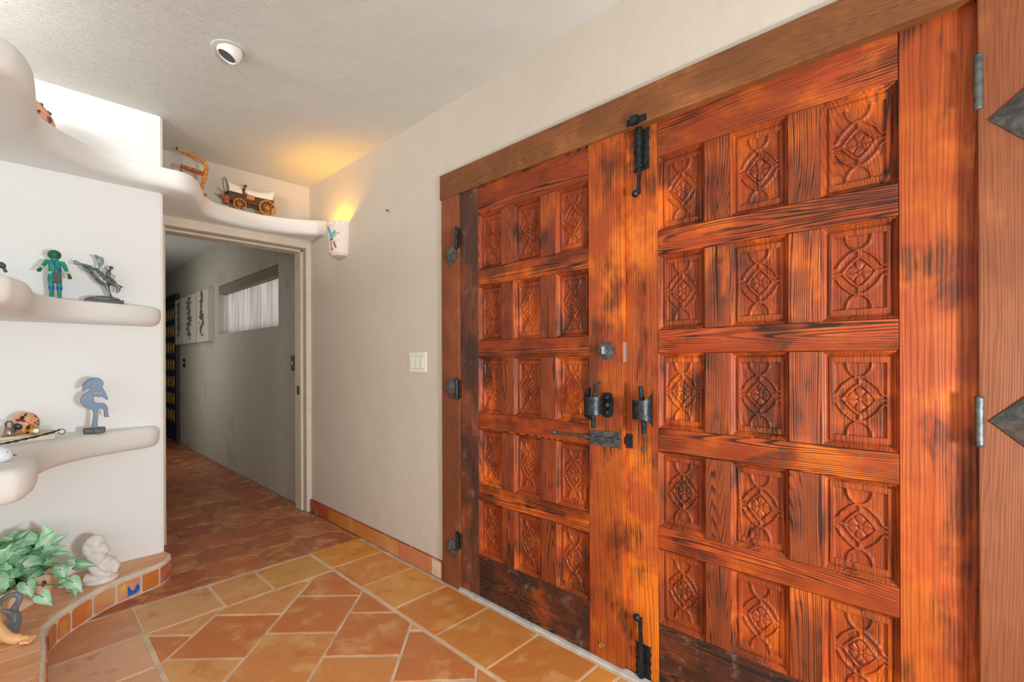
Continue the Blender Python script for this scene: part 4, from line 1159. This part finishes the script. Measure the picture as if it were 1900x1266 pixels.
b.build('body', s_.m, pb, smooth=True)
b = MB(); b.sphere((-.012, 3.030, .880), 1, (.020, .012, .016), seg=20, ring=12); b.build('painted_panel', simple('blue_black_glaze', L(34, 62, 78), .25), pb, smooth=True)
b = MB(); b.sphere((.002, 3.036, .9165), 1, (.009, .014, .010), seg=20, ring=12); b.build('painted_patch', M['dark'], pb, smooth=True)
gb = empty('gold_ornament', (.036, 2.975, .845), 'small round gold ornament with a white flower in front of the pottery', 'ornament')
b = MB(); b.sphere((.036, 2.975, .8605), .0155); b.build('ball', M['gold'], gb, smooth=True)
b = MB(); b.lathe([(.0095, 0), (.009, .003), (.004, .004)], (.043, 2.960, .862), 20, Matrix.Rotation(PI/2, 3, 'X')); b.build('white_flower', M['plate'], gb, smooth=True)
b = MB(); b.tube([(.030, 2.975, .872), (.026, 2.975, .880), (.032, 2.975, .888)], .002, 6); b.tube([(.042, 2.975, .872), (.046, 2.975, .880), (.041, 2.975, .888)], .002, 6); b.build('gold_loop', M['gold'], gb, smooth=True)
wd = empty('wrought_wand', (.03, 2.93, .83), 'dark twisted metal wand with a curled end across the waist-high shelf', 'wand')
wp_ = [(-.20, 2.62, .835), (-.061, 2.805, .835), (-.017, 2.86, .836), (.032, 2.905, .840), (.085, 2.93, .850), (.118, 2.925, .862)]
b = MB(); b.tube(catmull(wp_, 8), [.0042+.0012*math.sin(k*1.3) for k in range(41)], 8); b.build('rod', M['wire'], wd, smooth=True)
b = MB(); b.tube([(.122+.020*math.cos(t)*(1-.035*i)-.0, 2.925+.002*i, .848+.017*math.sin(t)*(1-.035*i)) for i, t in enumerate(np.linspace(2.1, -3.3, 20)*1.0) for _ in (0,)][:20], .0016, 7); b.build('curl', M['wire'], wd, smooth=True)
for t in (.40, .50, .62, .84):
    p = catmull(wp_, 8)[int(t*40)]; b = MB(); b.sphere((p.x, p.y-.004, p.z), 1, (.011, .005, .0048)); b.build('leaf_boss', M['wire'], wd, smooth=True)
bi = empty('painted_bird', (-.07, 2.40, .82), 'white painted ceramic bird with blue back at the left end of the waist-high shelf', 'ceramic bird')
b = MB(); b.sphere((-.070, 2.40, .8505), 1, (.050, .034, .032), rot=Matrix.Rotation(.25, 3, 'Y'), seg=32, ring=20)
for v in b.bm.verts: v.co.z = max(v.co.z, .8195)
b.build('body', M['plate'], bi, smooth=True)
b = MB(); b.sphere((-.078, 2.402, .8665), 1, (.046, .028, .020), rot=Matrix.Rotation(.22, 3, 'Y'), seg=28, ring=16); b.build('back', M['blue'], bi, smooth=True)
b = MB(); b.tube([(-.026, 2.40, .842), (-.012, 2.40, .840)], [.004, .0012], 8); b.build('beak', M['brown'], bi)
for (x, z) in ((-.050, .857), (-.040, .848), (-.060, .845), (-.034, .857)):
    b = MB(); b.sphere((x, 2.368+abs(x+.07)*.28, z), .0018, seg=8, ring=6); b.build('painted_dot', M['dark'], bi)

# ------------------------------------------------------------------ bench things
# white stone statue
st = empty('stone_lion_statue', (.255, 2.985, .117), 'white stone crouching lion statue on a round base', 'statue')
def blob(b, x, y, z, rx, ry=None, rz=None, rot=None): b.sphere((x, y, z), 1, (rx, ry or rx, rz or rx), rot=rot, seg=22, ring=14)
b = MB(); y_ = 2.985
b.lathe([(.066, 0), (.068, .006), (.062, .018), (.050, .024)], (.260, y_, .1175), 36)
blob(b, .268, y_, .190, .046, .046, .045); blob(b, .245, y_-.006, .235, .040, .042, .048); blob(b, .296, y_+.004, .178, .030, .036, .042)
blob(b, .240, y_-.006, .300, .040, .038, .040); blob(b, .255, y_-.020, .272, .036, .030, .024); blob(b, .272, y_-.024, .262, .022, .022, .016)
blob(b, .214, y_-.004, .280, .024, .030, .040); blob(b, .262, y_-.026, .288, .014, .012, .014); blob(b, .240, y_-.034, .290, .012, .010, .016)
b.tube([(.226, y_-.020, .250), (.222, y_-.036, .215), (.240, y_-.046, .175), (.270, y_-.048, .150), (.290, y_-.046, .148)], [.022, .020, .019, .017, .014], 12)
b.tube([(.300, y_-.01, .200), (.312, y_-.024, .175), (.300, y_-.040, .150)], [.020, .022, .016], 12)
b.tube([(.205, y_-.02, .150), (.235, y_-.040, .146), (.262, y_-.050, .142)], [.022, .020, .014], 12)
for k in range(9):
    a_ = .5+k*.38; b.tube([(.240+.036*math.cos(a_), y_-.014, .302+.036*math.sin(a_)), (.240+.020*math.cos(a_+.5), y_-.034, .300+.018*math.sin(a_+.5))], [.007, .005], 8)
b.sphere((.255, y_-.043, .300), .0085, seg=12, ring=8); b.sphere((.230, y_-.041, .303), .006, seg=12, ring=8)
remesh(b.build('body', M['stone'], st, smooth=True), .0022, 2)
b = MB(); blob(b, .160, 2.93, .139, .026, .024, .023); o = b.build('round_pebble', M['stone'], smooth=True, origin=(.16, 2.93, .1165)); tag(o, 'round whitish stone beside the lion statue under the plant leaves', 'stone')

# planter
u_ = Vector((.62, .78, 0)).normalized(); w_ = Vector((-.78, .62, 0)).normalized()
pl = empty('ceramic_planter', (-.05, 2.85, .117), 'long peach coloured ceramic planter trough full of ivy', 'planter')
O0 = Vector((.085, 2.985, 0))
b = MB(); m = b.bm
def trough(hb, ht, z0, z1, ends):
    rows = []
    for s0_, sc_ in ends:
        c = O0-u_*s0_+w_*.052
        rows.append([m.verts.new((c.x-w_.x*ht*sc_, c.y-w_.y*ht*sc_, z1)), m.verts.new((c.x-w_.x*(hb*.4+ht*.6)*sc_, c.y-w_.y*(hb*.4+ht*.6)*sc_, z0*.5+z1*.5)), m.verts.new((c.x-w_.x*hb*sc_, c.y-w_.y*hb*sc_, z0)),
                     m.verts.new((c.x+w_.x*hb*sc_, c.y+w_.y*hb*sc_, z0)), m.verts.new((c.x+w_.x*(hb*.4+ht*.6)*sc_, c.y+w_.y*(hb*.4+ht*.6)*sc_, z0*.5+z1*.5)), m.verts.new((c.x+w_.x*ht*sc_, c.y+w_.y*ht*sc_, z1))])
    return rows
ends = [(-.045, .35), (-.022, .75), (.015, .95), (.08, 1), (.20, 1), (.34, 1), (.40, .8), (.43, .4)]
outr = trough(.062, .072, .1178, .232, ends); inr = trough(.054, .064, .135, .232, [(s+.006, q*.92) for s, q in ends])
for rows in (outr, inr):
    for a_, c_ in zip(rows[:-1], rows[1:]):
        for k in range(5): m.faces.new((a_[k], a_[k+1], c_[k+1], c_[k]))
    for r_ in (rows[0], rows[-1]): m.faces.new(r_)
for k in (0, 5):
    for i in range(len(ends)-1): m.faces.new((outr[i][k], outr[i+1][k], inr[i+1][k], inr[i][k]))
for i in (0, -1): m.faces.new((outr[i][0], outr[i][5], inr[i][5], inr[i][0]))
po = b.build('trough', M['planter'], pl, smooth=True)
b = MB(); c = O0-u_*.055-w_*.0; b.sphere((c.x+.0118, c.y-.0095, .185), 1, (.012, .007, .014), seg=16, ring=10); b.build('painted_spot', M['brown'], pl, smooth=True)
b = MB(); m = b.bm; rows = trough(.03, .056, .15, .215, [(s+.01, q*.9) for s, q in ends])
for a_, c_ in zip(rows[:-1], rows[1:]): m.faces.new((a_[0], a_[5], c_[5], c_[0]))
b.build('soil', M['soil'], pl)
# ivy plant
iv = empty('variegated_ivy', (-.05, 2.87, .185), 'bushy green and cream variegated ivy growing from the peach planter', 'plant')
LV = MB(); lcol = []
def leaf(c, s, dirv, nrm):
    """arrow shaped leaf, tip along dirv"""
    tint = R.random(); m = LV.bm; d = Vector(dirv).normalized(); n = Vector(nrm); n = (n-d*n.dot(d)).normalized(); sdv = d.cross(n)
    half = [(-.30, .10), (-.42, .26), (-.30, .42), (-.05, .47), (.20, .40), (.50, .25), (.80, .09), (1.0, 0)]
    spine = [(-.12, 0), (.02, 0), (.15, 0), (.30, 0), (.45, 0), (.62, 0), (.82, 0)]
    def P(a, w, lift): 
        bend = -.28*a*a
        return Vector(c)+d*(a*s)+sdv*(w*s)+n*((lift+bend)*s)
    wave = [R.uniform(-.03, .05) for _ in half]
    for sg in (1, -1):
        sp = [m.verts.new(P(a, 0, 0)) for a, w in spine]
        mid = [m.verts.new(P((a+spine[min(i, 6)][0])/2, w*.5*sg, .07+wave[i])) for i, (a, w) in enumerate(half[:-1])]
        ed = [m.verts.new(P(a, w*sg, .10*(w > .2)+wave[i]*1.5)) for i, (a, w) in enumerate(half[:-1])]
        tip = m.verts.new(P(1, 0, -.02))
        def F(vs, vals):
            f = m.faces.new(vs); lcol.append([(v_, tint) for v_ in vals])
        for i in range(6):
            F((sp[i], sp[i+1], mid[i+1], mid[i]), (.75, .75, .25, .25)); F((mid[i], mid[i+1], ed[i+1], ed[i]), (.25, .25, .05, .05))
        F((sp[6], tip, mid[6]), (.7, .3, .2)); F((mid[6], tip, ed[6]), (.2, .3, .05))
stems = []
def add_leaf(tip, s, out, nrm=None, root=None):
    out = Vector(out).normalized(); nrm = nrm or (R.uniform(-.3, .3), -.55+R.uniform(-.3, .2), .75)
    c = Vector(tip)-out*s*.5
    leaf(c, s, out, nrm)
    rt = Vector(root) if root else Vector((O0-u_*R.uniform(.03, .34)+w_*.052).to_tuple()[:2]+(.215,))
    mid_ = (rt+c)/2+Vector((R.uniform(-.01, .01), R.uniform(-.01, .01), .03))
    stems.append([rt, mid_, c-out*s*.12, c])
named = [((.209, 2.86, .245), .060, (.8, -.3, -.1)), ((.175, 2.88, .255), .05, (.8, -.2, -.3)), ((.124, 2.82, .232), .058, (.3, -.3, -.8)), ((.167, 2.76, .190), .062, (.5, -.4, -.6)), ((.150, 2.79, .215), .05, (.7, -.2, .2)), ((.158, 2.77, .17), .05, (.1, -.5, -.9)),
         ((.02, 2.72, .235), .060, (.2, -.4, -.8)), ((.071, 2.70, .185), .055, (.5, -.3, -.7)), ((.116, 2.95, .365), .065, (.7, -.1, .5)), ((.073, 2.95, .413), .070, (-.1, -.1, 1)), ((.014, 2.95, .425), .05, (.6, 0, .7)), ((.10, 2.93, .335), .07, (.8, -.3, .3)),
         ((.135, 2.93, .30), .06, (.9, -.3, .1)), ((.085, 2.93, .385), .06, (.5, -.1, .8))]
for t_, s_, d_ in named: add_leaf(t_, s_, d_)
for k in range(105):
    t = R.uniform(.0, .40); c = O0-u_*t+w_*(.085+R.uniform(-.075, .07)); z = R.uniform(.262, .392)
    side_ = Vector((R.uniform(-.9, .9), R.uniform(-.7, .3), R.uniform(-.25, .9)))
    add_leaf((c.x, c.y, z), R.uniform(.062, .100), side_, (R.uniform(-.35, .45), -.75+R.uniform(-.25, .2), .62))
m = LV.bm; lc = list(lcol)
me_ = None
lo_ = LV
bm_ = LV.bm
cl_layer = bm_.loops.layers.float_color.new('Col')
for f, vals in zip(bm_.faces, lc):
    for lp, v in zip(f.loops, vals): lp[cl_layer] = (v[0], v[1], 0, 1)
meL = bpy.data.meshes.new('leaves'); bmesh.ops.translate(bm_, verts=bm_.verts, vec=-Vector(iv.location)); bm_.to_mesh(meL); bm_.free()
for p in meL.polygons: p.use_smooth = True
meL.materials.append(M['leaf']); lo2 = bpy.data.objects.new('leaves', meL); COL.objects.link(lo2); lo2.parent = iv; lo2['kind'] = 'stuff'
b = MB()
for s_ in stems: b.tube(catmull(s_, 3), .0016, 5)
b.build('stems', M['stem'], iv, smooth=True)

# grey goose vase
gv = MB(); 
gv.lathe([(.012, 0), (.014, .006), (.020, .025), (.022, .045), (.018, .070), (.010, .085)], (-.022, 2.655, .1175), 24)
gv.tube(catmull([(-.022, 2.655, .185), (-.020, 2.650, .215), (-.008, 2.645, .240), (-.012, 2.645, .262), (-.035, 2.645, .268), (-.055, 2.645, .255), (-.060, 2.645, .235)], 5), [.012]*6+[.0105]*12+[.009]*8+[.007]*5, 12)
gv.tube([(-.055, 2.655, .215), (-.035, 2.655, .200), (-.022, 2.655, .175)], [.006, .012, .016], 10)
o = remesh(gv.build('grey_stone_goose', M['graystone'], smooth=True, origin=(-.022, 2.655, .1175)), .0016, 2); tag(o, 'dark grey stone figure with a looped neck in front of the planter', 'figurine')
# tan carved foot
tf = MB()
tf.tube(catmull([(-.14, 2.62, .42), (-.105, 2.60, .30), (-.080, 2.585, .22), (-.055, 2.57, .165), (-.030, 2.55, .140), (.000, 2.53, .132), (.018, 2.515, .1295)], 5), [.030]*6+[.024]*6+[.019]*6+[.018]*6+[.014]*4+[.010]*3, 16)
tf.sphere((-.066, 2.575, .1405), .021)
for k in range(5):
    o_ = (k-2)*.0095; p0 = Vector((.004+o_*.55, 2.522+o_*.8, .130)); tf.tube([p0, p0+Vector((.018, -.012, -.001)), p0+Vector((.026-.002*abs(k-1), -.017, -.0035))], [.0068, .0062, .005], 10)
o = remesh(tf.build('wooden_leg_carving', M['tan'], smooth=True, origin=(-.05, 2.57, .1175)), .0018, 2); tag(o, 'tan carved wooden leg ending in a foot at the front of the bench', 'carving')

# ------------------------------------------------------------------ top shelf things
hp = empty('wooden_harp', (.73, 3.40, 2.202), 'small curved wooden harp with white strings on the high shelf', 'harp')
HY_ = 3.40
b = MB(); b.tube(catmull([(x, HY_, z) for x, z in [(.648, 2.452), (.668, 2.449), (.69, 2.446), (.72, 2.438), (.75, 2.430), (.778, 2.418), (.797, 2.402), (.803, 2.380), (.797, 2.345), (.788, 2.30), (.775, 2.25), (.765, 2.203)]], 4), [.008]*10+[.0105]*20+[.012]*6+[.0105]*9, 12)
b.build('neck', M['harp'], hp, smooth=True)
b = MB(); b.tube([(.645, HY_, 2.4525), (.651, HY_, 2.4518)], .0090, 12); b.build('neck_cap', M['dark'], hp, smooth=True)
b = MB(); b.tube([(.668, HY_, 2.352), (.72, HY_, 2.345), (.788, HY_, 2.336)], [.011, .013, .013], 10)
for k in range(11): b.sphere((.676+.010*k, HY_-.012, 2.351-.0013*k), .005, (.6, 1, 2.0), seg=8, ring=6)
b.tube([(.668, HY_, 2.352), (.672, HY_, 2.28), (.675, HY_, 2.203)], .006, 8)
b.build('sound_board', M['harpred'], hp, smooth=True)
b = MB(); b.tube([(.668, HY_-.012, 2.425), (.70, HY_-.012, 2.417), (.778, HY_-.012, 2.392)], .0028, 8); b.build('peg_rail', M['harpred'], hp, smooth=True)
for k in range(13):
    x = .680+.0078*k; b = MB(); b.tube([(x, HY_-.013, 2.421-.0032*k*.9), (x, HY_-.013, 2.345)], .0011, 5); b.build('string', M['string'], hp)
b = MB(); b.box(.655, .80, HY_-.025, HY_+.025, 2.2015, 2.210, .002); b.build('base', M['harpred'], hp)

wg = empty('covered_wagon_model', (1.10, 3.575, 2.202), 'model covered wagon with white canvas, spoked wheels and a driver', 'model wagon')
DZ = -.012; W0, W1 = 3.545, 3.635
def spoked(x, z, r, y, n):
    b = MB(); b.tube([(x+r*math.cos(t), y, z+r*math.sin(t)) for t in np.linspace(0, 2*PI, 41)], r*.10, 8, cap=False)
    for k in range(n):
        a_ = 2*PI*k/n+.2; b.tube([(x, y, z), (x+r*math.cos(a_), y, z+r*math.sin(a_))], [r*.055, r*.045], 6)
    b.tube([(x, y-.007, z), (x, y+.007, z)], r*.16, 10)
    return b.build('wheel', M['wheel'], wg, smooth=True)
for y in (W0+.002, W1-.006): spoked(1.033, 2.202+.0395, .0375, y, 10); spoked(1.209, 2.202+.0535, .0510, y, 12)
b = MB(); b.box(.968, 1.245, 3.560, 3.618, 2.262, 2.318, .002); b.box(.960, 1.255, 3.556, 3.622, 2.312, 2.320, .001); b.tube([(1.033, W0, 2.2415), (1.033, W1-.004, 2.2415)], .004, 8); b.tube([(1.209, W0, 2.2555), (1.209, W1-.004, 2.2555)], .004, 8)
b.box(1.00, 1.24, 3.582, 3.596, 2.245, 2.262); b.box(1.244, 1.256, 3.560, 3.618, 2.27, 2.352, .001); b.build('wagon_bed', M['wag'], wg)
b = MB(); m = b.bm; rows = []
hoops = [(.948, 2.425, .046, -.016), (.985, 2.405, .042, -.006), (1.05, 2.388, .038, 0), (1.12, 2.380, .036, 0), (1.19, 2.384, .037, 0), (1.268, 2.412, .042, .014)]
hc = catmull([(h[0], h[1], h[2]) for h in hoops], 5)
for k, p in enumerate(hc):
    f_ = k/(len(hc)-1); x, zt_, hw = p.x, p.y+DZ, p.z; row = []
    for j in range(15):
        t = PI*j/14; zz = 2.318+(zt_-2.318)*math.sin(t)**.75; xx = x+(1-math.sin(t))*(.018*(1-f_)-.022*f_)
        row.append(m.verts.new((xx, 3.589-hw*math.cos(t), zz)))
    rows.append(row)
for a_, c_ in zip(rows[:-1], rows[1:]):
    for j in range(14): m.faces.new((a_[j], a_[j+1], c_[j+1], c_[j]))
o = b.build('canvas_cover', M['canvas'], wg, smooth=True); md = o.modifiers.new('t', 'SOLIDIFY'); md.thickness = .0018
b = MB()
b.tube([rows and (0, 0, 0)]*0 or [(.966-.018*math.sin(t)+.0, 3.589-.046*math.cos(t), 2.318+.095*math.sin(t)**.75) for t in np.linspace(0.02, PI-.02, 20)], .0022, 6); b.build('hoop', M['wag'], wg, smooth=True)
b = MB()
b.tube([(1.058, 3.552, 2.318), (1.056, 3.552, 2.335), (1.060, 3.552, 2.352), (1.062, 3.552, 2.362)], [.008, .009, .009, .005], 10); b.sphere((1.066, 3.552, 2.371), .0075, seg=12, ring=8)
b.tube([(1.060, 3.548, 2.353), (1.048, 3.540, 2.346), (1.040, 3.538, 2.352)], [.004, .0032, .003], 8); b.tube([(1.056, 3.55, 2.325), (1.072, 3.545, 2.324), (1.082, 3.543, 2.308)], [.005, .005, .004], 8)
b.lathe([(.012, 0), (.0125, .001), (.0075, .002), (.006, .010)], (1.068, 3.552, 2.375), 14, Matrix.Rotation(.4, 3, 'Y'))
remesh(b.build('driver', M['wag'], wg, smooth=True), .0012, 1)
b = MB(); b.box(1.074, 1.122, 3.538, 3.560, 2.286, 2.318, .002); b.build('side_box', M['wheel'], wg)
b = MB(); b.tube([(.938, 3.575, 2.262), (.936, 3.575, 2.292)], [.013, .013], 14); b.box(.945, .972, 3.560, 3.60, 2.235, 2.290, .002); b.build('barrel', M['harpred'], wg, smooth=True)
for q_ in ([(.899, 3.565, 2.327), (.962, 3.565, 2.290)], [(.896, 3.600, 2.295), (.962, 3.600, 2.262)]):
    b = MB(); b.tube(q_, .0018, 6); b.build('shaft', M['dark'], wg)

hu = empty('painted_clay_hut', (-.04, 2.95, 2.20), 'pink clay dome dotted with turquoise and brown on the high shelf', 'pottery')
b = MB(); b.sphere((-.040, 2.94, 2.200), 1, (.152, .075, .150), seg=40, ring=24)
for v in b.bm.verts: v.co.z = max(v.co.z, 2.2015)
b.build('body', M['pinkclay'], hu, smooth=True)
def on_dome(t, p):  # t: around from +X towards the camera, p: elevation
    return Vector((-.040+.152*math.cos(p)*math.cos(t), 2.94-.075*math.cos(p)*math.sin(t), 2.20+.150*math.sin(p)))
rr = random.Random(3)
for k in range(46):
    t, p = rr.uniform(.1, 2.6), rr.uniform(.12, 1.25); c = on_dome(t, p); b = MB(); b.sphere(c, rr.choice([.0035, .004, .007]), seg=10, ring=6)
    b.build('clay_dot', M[rr.choice(['brown', 'brown', 'turq', 'navy', 'turq', 'slate'])], hu, smooth=True)
for t, p in ((.55, .25), (.95, .28), (1.4, .25)):
    c = on_dome(t, p); b = MB(); b.sphere(c, 1, (.010, .006, .016), seg=12, ring=8); b.build('window_spot', M['brown'], hu, smooth=True)

# ------------------------------------------------------------------ lights
def area(name, loc, target, sx, sy, power, col, spread=180):
    l = bpy.data.lights.new(name, 'AREA'); l.shape = 'RECTANGLE'; l.size = sx; l.size_y = sy; l.energy = power; l.color = col; l.spread = math.radians(spread)
    o = bpy.data.objects.new(name, l); COL.objects.link(o); o.location = loc
    o.rotation_euler = (Vector(target)-Vector(loc)).to_track_quat('-Z', 'Y').to_euler(); return o
area('rear_fill', (-.5, -3.05, 1.35), (.2, 3, 1.3), 3.2, 2.1, 56, (.86, .97, 1.0))  # unseen broad fill light added behind the camera
area('left_fill', (-2.45, -.25, 1.35), (1.5, -.1, 1.2), 4.4, 1.9, 44, (.86, .97, 1.0))  # unseen fill light added left of the camera, aimed at the doors
area('flash_key', (.70, -.90, .95), (.45, 3.1, 1.2), .26, .26, 54, (.86, .97, 1.0))  # unseen flash-like key added near the camera for wall and doors
area('shelf_uplight', (-.70, 2.25, 2.36), (.40, 3.05, 2.42), .45, .16, 8.0, (1.0, .97, .93), 125)
area('hall_fill', (.60, 6.3, 1.35), (1.5, 6.2, 1.3), 1.5, 1.9, 8, (1.0, .96, .90))  # unseen fill added inside the hall to brighten its right wall
area('hall_window_sky', (2.5, 5.2, 1.9), (.6, 5.2, 1.70), 3.4, 1.6, 36, (1.0, .95, .92))
w = bpy.data.worlds.new('World'); SC.world = w; w.use_nodes = True
bg = w.node_tree.nodes.get('Background') or w.node_tree.nodes.new('ShaderNodeBackground')
bg.inputs[0].default_value = (.92, .95, 1, 1); bg.inputs[1].default_value = .7

# ------------------------------------------------------------------ camera
cam = bpy.data.cameras.new('camera'); co = bpy.data.objects.new('camera', cam); COL.objects.link(co)
cam.sensor_width = 36; cam.lens = 866/1900*36; cam.clip_start = .02
cam.shift_y = (667.82-633)/1900
th = math.atan(910/866)
co.matrix_world = Matrix.Translation((0, 0, 1.17)) @ Matrix.Rotation(-th, 4, 'Z') @ Matrix.Rotation(PI/2, 4, 'X') @ Matrix.Rotation(-math.radians(.2), 4, 'Z')
SC.camera = co
SC.view_settings.view_transform = 'Standard'; SC.view_settings.look = 'None'; SC.view_settings.gamma = 1; SC.view_settings.use_curve_mapping = False
SC.view_settings.exposure = -0.07
SC.cycles.use_denoising = True
SC.cycles.max_bounces = 8; SC.cycles.diffuse_bounces = 5; SC.cycles.glossy_bounces = 3; SC.cycles.transmission_bounces = 6
SC.cycles.sample_clamp_indirect = 6
SC.cycles.caustics_reflective = False; SC.cycles.caustics_refractive = False
